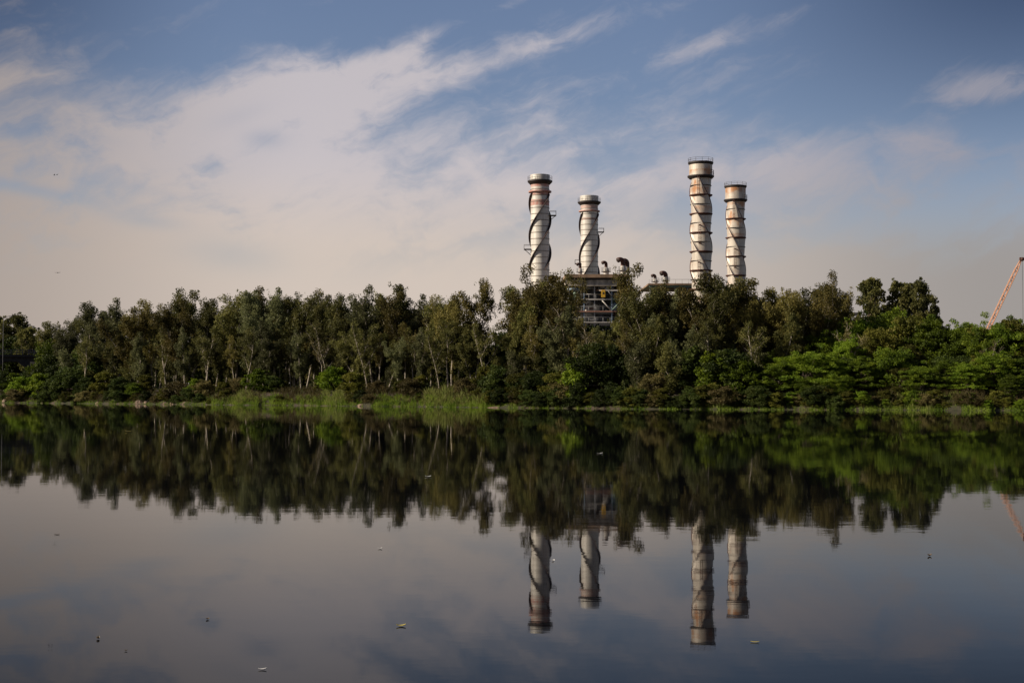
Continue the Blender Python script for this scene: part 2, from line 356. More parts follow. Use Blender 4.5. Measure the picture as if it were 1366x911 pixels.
def banded_chimney(px, Y, top_py, R, label, faded, plats):
    base = at(px, 500, Y); zg = gz(base.x, base.y) - 0.3
    H = at(px, top_py, Y).z - zg
    root = empty('chimney', (base.x, base.y, zg), 0, label, 'chimney', 'power plant chimneys')
    s = Y / F
    zt = H
    cap_h = 8.5 * s; z_pl = H - cap_h                       # top cuff and its gallery
    red = 2 if faded else 1
    bands = [(13, 16.5), (21.5, 28.5), (34, 41.5)] if not faded else [(13, 17), (30, 33)]
    def mat_at(z):
        d = (H - z) / s
        for a_, b_ in bands:
            if a_ <= d <= b_: return red
        return 0
    prof = []; zz = 0.0
    cuts = sorted({0.0, z_pl} | {i * 1.4 for i in range(1, int(z_pl / 1.4) + 1)} | {H - b_ * s for a_, b_ in bands} | {H - a_ * s for a_, b_ in bands})
    for z0, z1 in zip(cuts[:-1], cuts[1:]):
        mi = mat_at((z0 + z1) / 2)
        prof += [(R, z0 + 0.02, mi), (R - 0.012, (z0 + z1) / 2, mi), (R, z1 - 0.02, mi)]
    prof += [(R, z_pl), (R * 1.0, H - 0.05), (R * 0.86, H - 0.05), (R * 0.86, H - 3.0)]
    sh = MB(); sh.lathe(prof, 48); sh.build('shaft', [M['clad_a'], M['red_band'], M['red_band_faded']], root)
    sm = MB()
    for i in range(1, int((z_pl - 0.4) / 1.4) + 1):
        ring_mb(sm, R - 0.03, R + 0.06, i * 1.4 - 0.07, i * 1.4 + 0.07, 48)
    sm.build('seam_hoops', M['hoop'], root)
    cf = MB(); ring_mb(cf, R * 1.0 + 0.02, R * 1.07, z_pl + 0.3, H, 48); cf.build('top_cuff', M['clad_a'], root)
    pf = MB()
    pf.lathe([(R * 1.01, z_pl - 0.75), (R * 1.05, z_pl - 0.75), (R * 1.34, z_pl - 0.12), (R * 1.34, z_pl + 0.12), (R * 1.01, z_pl + 0.15)], 48, closed=True, smooth=False)
    pl = pf.build('gallery', M['dark_steel'], root)
    rl = MB(); railing(rl, R * 1.31, z_pl + 0.12, 1.0, 14, 0.026); rl.build('railing', M['dark_steel'], pl)
    rb = MB(); ring_mb(rb, R + 0.02, R + 0.5, z_pl - 2.5, z_pl - 2.2, 48); rb.build('stiffener_ring', M['red_band'], root)
    for k in range(3):
        strake_mesh(R, H - 128 * s, z_pl - 2.6, 132 * s * (1 if not faded else 1.0), 1, -1.15 + k * 2 * math.pi / 3, 0.50, 0.20).build('strake', M['strake'], root)
    for (side, py) in plats:
        zc = at(px, py, Y).z - zg; pb = MB()
        pb.box((side * (R + 0.75), -0.2, zc), (1.6, 1.6, 0.16)); pb.tube([(side * (R - .05), -0.2, zc - 1.3), (side * (R + 1.3), -0.2, zc - 0.1)], 0.08, 6)
        p_ = pb.build('access_platform', M['dark_steel'], root)
        rr = MB()
        for dy_ in (-0.95, 0.55):
            rr.tube([(side * (R + 0.1), dy_, zc + 1.0), (side * (R + 1.5), dy_, zc + 1.0)], 0.04, 5)
            rr.tube([(side * (R + 1.5), dy_, zc), (side * (R + 1.5), dy_, zc + 1.02)], 0.04, 5)
        rr.tube([(side * (R + 1.5), -0.98, zc + 1.0), (side * (R + 1.5), 0.58, zc + 1.0)], 0.04, 5)
        rr.build('railing', M['dark_steel'], p_)
    ld = MB()
    for s_ in (-0.22, 0.22): ld.tube([(R * 0.55 + s_, R * 0.90, 1), (R * 0.55 + s_, R * 0.90, z_pl)], 0.04, 5)
    for i in range(int(z_pl / 0.6)): ld.box((R * 0.55, R * 0.90, 1 + i * 0.6), (0.46, 0.04, 0.05))
    ld.build('ladder', M['dark_steel'], root)
    return root

def clad_chimney(px, Y, top_py, R, label):
    base = at(px, 500, Y); zg = gz(base.x, base.y) - 0.3
    H = at(px, top_py, Y).z - zg
    root = empty('chimney', (base.x, base.y, zg), 0, label, 'chimney', 'power plant chimneys')
    s = Y / F; per = 49.5 * s * 1.02; pitch = 3 * per; zT = H - 19 * s; zB = H - 128 * s - 6
    # shaft whose cladding swells into three helical ribs
    n = 96; nz = 260; vs = []; fs = []
    for i in range(nz + 1):
        z = H * i / nz
        fade = max(0.0, min(1, (z - zB) / 3.0, 1.0)) if z > zB else 0.0
        top = 1.0 if z > zT else 0.0
        for j in range(n):
            a = 2 * math.pi * j / n
            ph = (a / (2 * math.pi) * 3 + (z - H) / per - 0.02) % 1.0   # 0..1 between ribs
            bul = 0.38 * (ph / 0.62 if ph < 0.62 else max(0.0, 1 - (ph - 0.62) / 0.10)) ** 1.2
            r = R - 0.10 + bul * fade * (1 - top) + 0.50 * top
            vs.append((r * math.cos(a), r * math.sin(a), z))
    for i in range(nz):
        for j in range(n): fs.append((i * n + j, i * n + (j + 1) % n, (i + 1) * n + (j + 1) % n, (i + 1) * n + j))
    b0 = len(vs)
    for (r, z) in ((R * 0.9, H), (R * 0.9, H - 3)):
        for j in range(n): vs.append((r * math.cos(2 * math.pi * j / n), r * math.sin(2 * math.pi * j / n), z))
    for (q0, q1) in ((nz * n, b0), (b0, b0 + n)):
        for j in range(n): fs.append((q0 + j, q0 + (j + 1) % n, q1 + (j + 1) % n, q1 + j))
    sh = MB(); sh.add(vs, fs, 0, True); sh.build('shaft', M['clad_b'], root)
    # stiffener hoops: broad ones with a thin seam between
    step = per / 2; z = H - 19 * s; k = 0
    while z > 3:
        if z - step / 2 > 0:
            sm = MB(); ring_mb(sm, R - 0.23, R + 0.22, z - step / 2 - 0.05, z - step / 2 + 0.05, 48); sm.build('seam_hoop', M['dark_steel'], root)
        if k:
            hb = MB(); hb.lathe([(R - 0.23, z - 0.55), (R + 0.42, z - 0.08), (R + 0.42, z + 0.08), (R - 0.23, z + 0.10)], 48, closed=True, smooth=False)
            hb.build('hoop', M['rust_pipe'], root)
        z -= step; k += 1
    for k in range(3):
        strake_mesh(R + 0.02, max(zB, 1), zT - 0.3, pitch, -1, (0.655 * 2 * math.pi / 3) - 2 * math.pi * (max(zB, 1) - H) / pitch + k * 2 * math.pi / 3 , 0.34, 0.09).build('strake', M['rust_pipe'], root)
    for (zc, wd) in ((H - 0.12, 0.66), (zT, 0.80)):
        pf = MB(); pf.lathe([(R + 0.2, zc - 0.5), (R + 0.42, zc - 0.5), (R + wd, zc - 0.12), (R + wd, zc + 0.12), (R + 0.2, zc + 0.12)], 48, closed=True, smooth=False)
        pl = pf.build('gallery', M['dark_steel'], root)
        rl = MB(); railing(rl, R + wd - 0.05, zc + 0.12, 0.85, 12, 0.035)
        if wd < 0.7: rl.build('railing', M['dark_steel'], pl)
        else:
            hb = MB(); r = R + wd - 0.05
            aa = np.linspace(-0.9, 0.7, 10)
            for k_ in (0.55, 1.15): hb.tube([(r * math.cos(a), r * math.sin(a), zc + 0.12 + k_) for a in aa], 0.05, 5)
            for a in aa[::3]: hb.tube([(r * math.cos(a), r * math.sin(a), zc), (r * math.cos(a), r * math.sin(a), zc + 1.28)], 0.05, 5)
            hb.build('railing', M['dark_steel'], pl)
    # caged ladder runs, each resting on a small landing
    a0 = -math.pi / 2 - 0.28
    for q in range(6):
        z1 = zT - q * per * 0.98 - (0.3 * per if q else 0); z0 = z1 - per * 0.55
        a = a0 + (0.06 if q % 2 else -0.02); lx, ly = (R + 0.62) * math.cos(a), (R + 0.62) * math.sin(a)
        ld = MB()
        for s_ in (-0.22, 0.22): ld.tube([(lx + s_, ly, z0), (lx + s_, ly, z1)], 0.05, 5)
        for i in range(int((z1 - z0) / 0.5)): ld.box((lx, ly, z0 + 0.2 + i * 0.5), (0.44, 0.05, 0.05))
        for i in range(int((z1 - z0) / 0.9)):
            ld.tube([(lx + 0.34 * math.cos(b_), ly - 0.06 + 0.5 * math.sin(b_), z0 + 0.5 + i * 0.9) for b_ in np.linspace(math.pi, 2 * math.pi, 7)], 0.035, 4)
        for zz in (z0 + .3, z1 - .3): ld.box((lx, ly + 0.35, zz), (0.5, 0.8, 0.08))
        ld.build('caged_ladder', M['rust_pipe'], root)
    return root

banded_chimney(720.5, 320, 234, 2.10, 'tallest of the two white chimneys with red bands and dark spiral fins', False, [(1, 288), (-1, 333)])
banded_chimney(786.5, 375, 262, 2.30, 'shorter white chimney with faded pink bands and dark spiral fins behind the steel boiler frame', True, [(1, 310), (-1, 352)])
clad_chimney(936, 320, 217, 2.20, 'taller rust-streaked cream chimney with bulging spiral cladding and railed top')
clad_chimney(982.5, 375, 248.5, 2.30, 'shorter rust-streaked cream chimney with bulging spiral cladding, end of the chimney row')

# ------------------------------------------------------------------ power plant blocks and roof vents
YB = 300
def boiler_block():
    p0 = at(755, 370, YB); p1 = at(836, 370, YB); x0, x1 = p0.x, p1.x; zr = p0.z + 0.55; dep = 22
    zg = gz((x0 + x1) / 2, YB) - 0.2; cx = (x0 + x1) / 2
    root = empty('boiler_building', (cx, YB, zg), 0, 'open steel boiler frame with cream roof beam, standing under the shorter banded chimney', 'power plant building')
    L = lambda px, py: (at(px, py, YB).x - cx, at(px, py, YB).z - zg)
    W = x1 - x0; zt = zr - zg
    r = MB(); r.box((0, dep / 2 - 0.6, zt - 0.35), (W + 0.6, dep + 1.2, 0.7)); r.build('roof', M['roof_brown'], root)
    f = MB(); f.box((0, 0.05, zt - 0.9), (W, 0.4, 0.36)); f.build('upper_flange', M['dark_steel'], root)
    f = MB(); f.box((0, 0.1, zt - 1.75), (W, 0.35, 1.3)); f.box((0, -0.05, zt - 2.30), (W + .1, 0.9, 0.2)); f.build('roof_beam', M['cream'], root)
    for dy_ in (dep - 1,):
        f = MB(); f.box((0, dy_, zt - 1.7), (W, 0.4, 1.9)); f.build('roof_beam', M['cream'], root)
    for sx in (-1, 1):
        f = MB(); f.box((sx * (W / 2 - 0.3), dep / 2, zt - 1.7), (0.4, dep - 2.4, 1.6)); f.build('roof_beam', M['cream'], root)
    for px in (759, 779, 793, 816, 833):
        x_, _ = L(px, 370)
        for dy_ in ((0.3, dep - 1.0) if px in (759, 779, 833) else (0.3,)):
            c_ = MB(); c_.box((x_, dy_, (zt - 2.42) / 2), (0.24, 0.3, zt - 2.42))
            c_.build('column', M['steel_blue'] if px in (779, 816) else M['steel_grey'], root)
    for (py, a_, b_, mt, h) in ((387.5, 799, 832, 'steel_pale', 0.30), (399.5, 757, 816, 'steel_pale', 0.26), (399.5, 816.3, 834, 'steel_green', 0.3), (415.5, 757, 836, 'steel_red', 0.26), (430, 757, 836, 'steel_pale', 0.2), (446, 757, 836, 'steel_grey', 0.3), (470, 757, 836, 'steel_grey', 0.3)):
        xa, z_ = L(a_, py); xb, _ = L(b_, py); c_ = MB(); c_.box(((xa + xb) / 2, -0.08, z_), (xb - xa, 0.3, h)); bm_ = c_.build('walkway_beam', M[mt], root)
        rl = MB()
        rl.tube([(xa, -0.1, z_ + 1.05), (xb, -0.1, z_ + 1.05)], 0.045, 5)
        for q in np.arange(xa, xb + .1, 1.5): rl.tube([(q, -0.1, z_), (q, -0.1, z_ + 1.05)], 0.04, 5)
        rl.build('handrail', M['steel_grey'], bm_)
        d_ = MB(); d_.box(((xa + xb) / 2, 2.2, z_ - 0.02), (xb - xa, 4.2, 0.08)); d_.build('walkway_floor', M['dark_steel'], root)
    for (a_, b_, mt) in (((803, 401), (815, 414), 'steel_pale'), ((817, 413), (829, 401), 'steel_green'), ((811, 389), (816, 395), 'steel_pale'), ((751, 431), (778, 446), 'steel_grey')):
        (xa, za), (xb, zb) = L(*a_), L(*b_); c_ = MB(); c_.tube([(xa, -0.35, za), (xb, -0.35, zb)], 0.13, 6); c_.build('diagonal_brace', M[mt], root)
    # boiler casing and ducts inside the frame
    c_ = MB(); c_.box((0, dep * 0.55, zt * 0.45), (W - 2.5, dep * 0.6, zt * 0.86)); c_.build('casing', M['casing'], root)
    c_ = MB(); c_.box((L(823, 400)[0], 2.9, L(823, 405)[1]), (2.6, 1.6, 3.0)); c_.build('machinery_housing', M['steel_green'], root)
    def duct(pts, rad, mt, name='duct'):
        q = MB(); q.tube([(L(px, py)[0], yy, L(px, py)[1]) for px, py, yy in pts], rad, 12); q.build(name, M[mt], root)
    duct([(808, 386, 1.2), (810.5, 383.5, 1.2), (813, 378.5, 1.4), (818, 377, 1.6)], 0.42, 'steel_pale', 'steam_pipe')
    duct([(782, 446, 1.0), (782, 420, 1.0), (783, 411, 1.0), (785.5, 405.5, 1.2), (791, 404, 2.2)], 0.34, 'cream', 'steam_pipe')
    duct([(786, 385, 1.5), (786, 370, 1.5)], 0.9, 'steel_grey', 'exhaust_duct')
    duct([(821, 396, 0.8), (824, 390, 0.8), (828, 388, 0.8), (829, 398, 0.8)], 0.28, 'steel_pale', 'steam_pipe')
    duct([(757, 386, 1.0), (774, 386, 1.0)], 0.35, 'steel_blue', 'steam_pipe')
    duct([(801, 382, 1.0), (807, 382, 1.0)], 0.35, 'steel_pale', 'steam_pipe')
    rq = random.Random(3)
    for q in range(16):
        pa = rq.uniform(759, 832); ya = rq.choice((386, 392, 398, 405, 411, 418, 426)); hz = rq.random() < 0.5
        pb, yb_ = (min(834, pa + rq.uniform(6, 18)), ya) if hz else (pa, ya + rq.uniform(6, 14)); dd = rq.uniform(0.6, 3.5)
        duct([(pa, ya, dd), (pb, yb_, dd)] if rq.random() < 0.5 else [(pa, ya, dd), (pb, yb_, dd), (pb + 1.5, yb_ + 2.5, dd + 0.6)], rq.uniform(0.09, 0.26), rq.choice(('steel_grey', 'steel_pale', 'steel_blue', 'steel_red', 'rust_pipe', 'steel_grey')), 'pipe_run')
    for q in range(7):
        vb = MB(); x_, z_ = L(rq.uniform(762, 830), rq.choice((398.0, 414, 429))); vb.lathe([(0.02, 0), (0.5, 0), (0.55, 0.3), (0.55, 1.3), (0.3, 1.6), (0.02, 1.65)], 14, c0=(x_, rq.uniform(1.2, 3), z_ + 0.05), smooth=True)
        vb.build('small_vessel', M[rq.choice(('steel_grey', 'steel_green', 'casing', 'steel_blue'))], root)
    c_ = MB(); x_, z_ = L(804.5, 392); c_.box((x_, -0.45, z_), (0.8, 0.5, 1.55)); cb = c_.build('control_cabinet', M['yellow'], root)
    d_ = MB(); d_.box((x_, -0.72, z_ + 0.1), (0.28, 0.04, 0.45)); d_.build('cabinet_window', M['dark_steel'], cb)
    return zr
ZR = boiler_block()

YC = 345
def second_block():
    p0 = at(866, 380, YC); p1 = at(936, 380, YC); x0, x1 = p0.x, p1.x; cx = (x0 + x1) / 2
    zg = gz(cx, YC) - 0.2; zt = p0.z - zg + 0.3; W = x1 - x0; dep = 22
    root = empty('boiler_building', (cx, YC, zg), 0, 'second boiler block with low rusty roof edge showing above the trees beside the cream chimneys', 'power plant building')
    r = MB(); r.box((0, dep / 2, zt - 0.2), (W + 0.6, dep + 1.2, 0.4)); r.build('roof', M['roof_brown'], root)
    f = MB(); f.box((0, 0.1, zt - 0.65), (W, 0.35, 0.5)); f.build('roof_beam', M['steel_green'], root)
    for k in range(5):
        c_ = MB(); c_.box((-W / 2 + 0.3 + k * (W - 0.6) / 4, 0.3, (zt - 1.1) / 2), (0.35, 0.35, zt - 1.1)); c_.build('column', M['steel_grey'], root)
    for zz in (0.45, 0.65, 0.84):
        c_ = MB(); c_.box((0, 0.0, zt * zz), (W, 0.24, 0.4)); c_.build('walkway_beam', M['steel_pale'], root)
    c_ = MB(); c_.box((0, dep * 0.5, zt * 0.46), (W - 2, dep * 0.7, zt * 0.88)); c_.build('casing', M['steel_green'], root)
    rl = MB(); rl.tube([(-W / 2, 0.0, zt + 1), (W / 2, 0.0, zt + 1)], 0.04, 5)
    for q in np.arange(-W / 2, W / 2, 1.6): rl.tube([(q, 0, zt), (q, 0, zt + 1)], 0.04, 5)
    rl.build('roof_railing', M['steel_grey'], root)
    return p0.z + 0.3
ZR2 = second_block()

def vent(px, top_py, base_z, Y, R, Rb, label, bend=1, tall=0.0, dy_=6.0):
    """silencer drum on a stand with a rusty goose-neck outlet on top"""
    p = at(px, top_py, Y + dy_); H = p.z - base_z
    root = empty('roof_vent', (p.x, Y + dy_, base_z), 0, label, 'roof vent', 'goose-neck vents on the boiler roofs')
    hb = H * 0.52
    d = MB(); d.lathe([(0.02, 0.02), (Rb * 1.15, 0.02), (Rb * 1.15, 0.25), (Rb, 0.25), (Rb, hb), (R * 1.02, hb + 0.25), (0.02, hb + 0.25)], 20, smooth=False)
    d.build('silencer_drum', M['steel_pale'], root)
    g_ = MB(); ring_mb(g_, Rb, Rb + 0.42, hb * 0.62, hb * 0.62 + 0.1, 24); pl = g_.build('service_platform', M['dark_steel'], root)
    r_ = MB(); railing(r_, Rb + 0.38, hb * 0.62 + 0.1, 0.8, 8, 0.03); r_.build('railing', M['steel_grey'], pl)
    zc = H - R * 1.9
    pts = [(0, 0, hb), (0, 0, zc)] + [(-bend * R * 1.5 * (1 - math.cos(a)) * 0.8, -R * 0.9 * (1 - math.cos(a)), zc + R * 1.1 * math.sin(a)) for a in np.linspace(0.35, 2.2, 7)]
    q = MB(); q.tube(pts, [R] * len(pts), 16, caps=False); e_ = pts[-1]; q.tube([Vector(pts[-1]) * 1.0, Vector(pts[-1]) + (Vector(pts[-1]) - Vector(pts[-2])).normalized() * 0.25], R * 1.12, 16, caps=True)
    q.build('gooseneck_pipe', M['rust_pipe'], root)
    mo = MB(); dirv = (Vector(pts[-1]) - Vector(pts[-2])).normalized(); mo.tube([Vector(pts[-1]) + dirv * 0.255, Vector(pts[-1]) + dirv * 0.27], R * 0.9, 16); mo.build('pipe_mouth', M['dark_steel'], root)
vent(774, 351, ZR, YB, 0.28, 0.42, 'smallest dark goose-neck vent at the foot of the shorter banded chimney')
vent(808.5, 348.5, ZR, YB, 0.34, 0.62, 'goose-neck vent alone on the middle of the cream-beamed roof')
vent(831, 344, ZR, YB, 0.50, 0.62, 'larger goose-neck vent with white drum, front one of the pair on the roof end')
vent(836.5, 345.5, ZR, YB, 0.52, 0.50, 'dark rusty goose-neck vent just behind the white-drummed one on the roof end', dy_=9)
vent(874, 366, ZR2, YC, 0.36, 0.58, 'smaller goose-neck vent on the second boiler block, beside dark tree tops')
vent(888, 362, ZR2, YC, 0.54, 0.66, 'larger goose-neck vent with pale drum on the second boiler block')

# ------------------------------------------------------------------ crane far off
YK = 450
def crane():
    foot = at(1285, 512, YK); tip = at(1361.5, 347.5, YK); zg = gz(foot.x, YK)
    root = empty('crane', (foot.x, YK, zg), 0, 'orange lattice-boom crane slanting up behind the bushes at the edge', 'crane')
    a = Vector((0, 0, 2.2)); b = tip - Vector((foot.x, YK, zg)); d = (b - a).normalized()
    n_ = Vector((0, 1, 0)); s_ = d.cross(n_).normalized(); w0 = 0.46; L_ = (b - a).length
    mb = MB(); N = 26
    def corner(t_, i, j):
        w_ = w0 * min(1, 0.35 + t_ * 5, 0.35 + (1 - t_) * 8); return a + d * (L_ * t_) + s_ * (w_ * i) + n_ * (w_ * j)
    for i, j in ((-1, -1), (1, -1), (1, 1), (-1, 1)): mb.tube([corner(k / N, i, j) for k in range(N + 1)], 0.13, 5)
    for k in range(N):
        cs = ((-1, -1), (1, -1), (1, 1), (-1, 1))
        for q in range(4):
            i, j = cs[q]; i2, j2 = cs[(q + 1) % 4]
            mb.tube([corner(k / N, i, j), corner((k + 1) / N, i2, j2)] if k % 2 else [corner(k / N, i2, j2), corner((k + 1) / N, i, j)], 0.07, 4)
    mb.build('boom', M['crane'], root)
    h = MB(); h.box(b + d * 0.4, (1.0, 0.7, 1.2)); h.tube([b + Vector((0.5, -0.5, 0.4)), b + Vector((0.5, 0.5, 0.4))], 0.6, 12); h.build('boom_head', M['rust_pipe'], root)
    cb = MB(); cb.tube([b + Vector((0.5, 0, 0)), Vector((b.x + 0.5, 0, 9))], 0.05, 5); cb.build('hoist_cable', M['dark_steel'], root)
    hk = MB(); hk.box((b.x + 0.5, 0, 8.5), (0.6, 0.4, 1.1)); hk.tube([(b.x + .5, 0, 8), (b.x + .75, 0, 7.6), (b.x + .5, 0, 7.2), (b.x + .25, 0, 7.5)], 0.08, 6); hk.build('hook_block', M['dark_steel'], root)
    by = MB(); by.box((-1.5, 0, 2.3), (6.5, 3.0, 1.9)); by.box((-5, 0, 2.5), (1.2, 3.2, 2.2)); by.build('superstructure', M['crane'], root)
    cbn = MB(); cbn.box((1.2, -2.1, 2.5), (1.8, 1.2, 2.0)); cbn.build('cab', M['cream'], root)
    for sy in (-1.7, 1.7):
        tr = MB(); tr.tube([(-3.6, sy, 0.6), (3.6, sy, 0.6)], 0.01, 4)
        pts = []
        prof = [(-3.6 + 0.6 * math.cos(q), 0.6 + 0.6 * math.sin(q)) for q in np.linspace(math.pi / 2, 3 * math.pi / 2, 8)] + [(3.6 + 0.6 * math.cos(q), 0.6 + 0.6 * math.sin(q)) for q in np.linspace(-math.pi / 2, math.pi / 2, 8)]
        k = len(prof); tr.add([(x_, sy - 0.4, z_) for x_, z_ in prof] + [(x_, sy + 0.4, z_) for x_, z_ in prof], [tuple(range(k)), tuple(range(2 * k - 1, k - 1, -1))] + [(i, i + k, (i + 1) % k + k, (i + 1) % k) for i in range(k)])
        tr.build('track', M['dark_steel'], root)
crane()

# ------------------------------------------------------------------ bridge at the river bend
YG = 300
def bridge():
    p = at(0, 472, YG); q = at(84, 478, YG + 12); zd = p.z
    a = Vector((-260, YG - 46, zd)); b = Vector((q.x, YG + 12, zd - 0.2)); d = (b - a); L_ = d.length; ang_ = math.atan2(d.y, d.x)
    root = empty('road_bridge', a, ang_, 'dark concrete bridge deck with railing coming out of the trees at the river bend', 'bridge')
    m_ = MB(); m_.box((L_ / 2, 0, -0.25), (L_, 7, 0.5)); m_.build('deck', M['bridge'], root)
    for sy in (-2.6, 2.6):
        m_ = MB(); m_.box((L_ / 2, sy, -1.0), (L_, 0.6, 1.0)); m_.build('girder', M['bridge'], root)
    for sy in (-3.4, 3.4):
        m_ = MB()
        for z_ in (0.55, 1.05): m_.tube([(0, sy, z_), (L_, sy, z_)], 0.05, 5)
        for k in range(int(L_ / 1.2)): m_.box((k * 1.2, sy, 0.53), (0.1, 0.1, 1.06))
        m_.build('railing', M['casing'], root)
    k = 0
    x_ = L_ - 6
    while x_ > 0:
        zb = gz(*(Matrix.Rotation(ang_, 2) @ Vector((x_, 0)) + a.xy)) - 1.0 - zd
        m_ = MB(); m_.box((x_, 0, (zb - 2.3) / 2), (1.4, 4.4, -zb - 2.3)); m_.box((x_, 0, -1.9), (1.8, 6.2, 0.8))
        m_.build('pier', M['concrete'], root)
        for s_ in (-1, 1):
            br = MB(); br.add([(x_ + s_ * .9, -2.9, -1.52), (x_ + s_ * 3.4, -2.9, -1.52), (x_ + s_ * .9, -2.9, -3.4), (x_ + s_ * .9, 2.9, -1.52), (x_ + s_ * 3.4, 2.9, -1.52), (x_ + s_ * .9, 2.9, -3.4)],
                              [(0, 1, 2), (3, 5, 4), (0, 3, 4, 1), (1, 4, 5, 2), (2, 5, 3, 0)]); br.build('haunch', M['bridge'], root)
        x_ -= 9.5
bridge()
p = at(4, 472, YG - 2)
lm = empty('lamp_mast', (p.x, p.y, p.z), 0, 'thin grey lamp mast rising above the bridge deck', 'lamp mast')
m_ = MB(); m_.tube([(0, 0, -9.5), (0, 0, 7.6)], [0.10, 0.045], 8); m_.build('pole', M['casing'], lm)
m_ = MB(); m_.tube([(0, 0, 7.4), (0.5, 0, 7.8), (1.3, 0, 7.9)], 0.05, 6); m_.box((1.6, 0, 7.88), (0.7, 0.25, 0.14)); m_.build('lamp_head', M['dark_steel'], lm)

# concrete portal between the trees
p = at(1135, 419, 330); zg = gz(p.x, p.y)
pt = empty('concrete_portal', (p.x, p.y, zg), 0, 'pale concrete portal beam showing in the gap before the lone round trees', 'portal frame')
m_ = MB(); m_.box((0, 0, p.z - zg), (4.2, 0.8, 0.7)); m_.build('beam', M['concrete'], pt)
for sx in (-1.7, 1.7):
    m_ = MB(); m_.box((sx, 0, (p.z - zg - 0.35) / 2), (0.5, 0.6, p.z - zg - 0.35)); m_.build('column', M['concrete'], pt)

# ------------------------------------------------------------------ plants
def leaves_at(rs, C, R, n, size, droop=0.5, flat=1.0):
    """n leaves scattered in ellipsoid clumps: C (k,3) centres, R (k,3) radii"""
    k = len(C); idx = rs.randint(0, k, n)
    d = rs.normal(size=(n, 3)); d /= np.linalg.norm(d, axis=1, keepdims=True); r = rs.rand(n, 1) ** 0.45
    P = C[idx] + d * r * R[idx]
    ax = rs.normal(size=(n, 3)); ax[:, 2] = ax[:, 2] * flat - droop * 1.6; ax /= np.linalg.norm(ax, axis=1, keepdims=True)
    t_ = rs.normal(size=(n, 3)); sd = np.cross(ax, t_); sd /= np.linalg.norm(sd, axis=1, keepdims=True) + 1e-9
    l = size[1] * (0.6 + 0.8 * rs.rand(n, 1)); w_ = size[0] * (0.6 + 0.8 * rs.rand(n, 1))
    a = P - ax * l / 2; b_ = P + ax * l / 2; s1 = P + sd * w_ / 2 - ax * l * 0.08; s2 = P - sd * w_ / 2 - ax * l * 0.08
    return np.stack([a, s1, b_, s2], axis=1)

def euc_proto(seed, H, width, sparse=1.0, mat='euc', base=0.32, fork=True, leafn=12500):
    rs = np.random.RandomState(seed); r_ = random.Random(seed)
    tb = MB(); C = []; R = []
    lean = Vector((r_.uniform(-1, 1), r_.uniform(-.6, .6), 0)) * 0.9
    def stem(p0, dirv, L_, r0, n=9, wob=0.12):
        pts = [Vector(p0)]; d = dirv.normalized()
        for i in range(n):
            d = (d + Vector((r_.gauss(0, wob), r_.gauss(0, wob), 0.03 + r_.gauss(0, wob * .3)))).normalized(); pts.append(pts[-1] + d * (L_ / n))
        tb.tube(pts, [r0 * (1 - 0.85 * i / n) for i in range(n + 1)], 6, caps=False); return pts
    main = stem((0, 0, -0.3), Vector((lean.x / H * 1.6, lean.y / H, 1)), H * 0.94, 0.21, 12, 0.06)
    leaders = [(main, base)]
    if fork:
        for q in range(r_.choice((1, 2, 2))):
            i0 = r_.randint(3, 6); a = r_.uniform(0, 6.28)
            ld = stem(main[i0], Vector((math.cos(a) * 0.45, math.sin(a) * 0.45, 1)), H * 0.92 - main[i0].z - r_.uniform(0.5, 3), 0.11, 9, 0.08)
            leaders.append((ld, 0.0))
    for pts, b0 in leaders:
        nl = int(16 if pts is main else 10)
        for q in range(nl):
            t_ = b0 + (1 - b0) * (q + r_.random()) / nl; f = t_ * (len(pts) - 1); i = min(int(f), len(pts) - 2); p0 = pts[i].lerp(pts[i + 1], f - i)
            hz = p0.z / H; env = width * (0.45 + 0.75 * math.sin(max(0.05, min(1, (hz - base * 0.7) / (1.03 - base * .7))) * math.pi) ** 0.7) * 0.5 * r_.uniform(0.45, 1.25)
            a = r_.uniform(0, 6.28); up = r_.uniform(0.5, 1.4)
            lp = stem(p0, Vector((math.cos(a), math.sin(a), up)), env * math.sqrt(1 + up * up) * 0.9, 0.05, 5, 0.2)
            for fr in (0.45, 0.75, 1.0):
                if r_.random() < 0.88 * sparse:
                    c_ = lp[int(round(fr * 5))] + Vector((r_.gauss(0, .2), r_.gauss(0, .2), r_.gauss(0, .25) + 0.1)); s_ = r_.uniform(0.50, 1.12) * (0.8 + 0.2 * width / 4.5)
                    C.append(c_); R.append((s_, s_, s_ * r_.uniform(0.75, 1.35)))
                    for _ in range(2):
                        C.append(c_ + Vector((r_.gauss(0, s_ * .8), r_.gauss(0, s_ * .8), r_.gauss(0, s_ * .8)))); R.append((s_ * .4,) * 3)
        C.append(pts[-1]); R.append((0.5, 0.5, 0.7)); C.append(pts[-2]); R.append((0.7, 0.7, 0.8))
    for q in range(5):
        f = r_.uniform(0.12, 0.4) * 12; i = int(f); C.append(main[i] + Vector((r_.gauss(0, .4), r_.gauss(0, .4), 0))); R.append((0.4, 0.4, 0.8))
    C = np.array([tuple(q) for q in C]); R = np.array(R)
    wts = R[:, 0] * R[:, 1] ** 0.5 * R[:, 2]
    me = quads_mesh('crown', leaves_clumped(rs, C, R, wts, int(leafn * sparse), (0.15, 0.36), 0.8), M[mat])
    return 'eucalyptus_tree', tb, 'bark_pale', me, H
def leaves_clumped(rs, C, R, wts, n, size, droop, flat=1.0):
    p = wts / wts.sum(); idx = rs.choice(len(C), n, p=p)
    return leaves_at(rs, C[idx], R[idx], n, size, droop, flat) if False else _lv(rs, C[idx], R[idx], n, size, droop, flat)
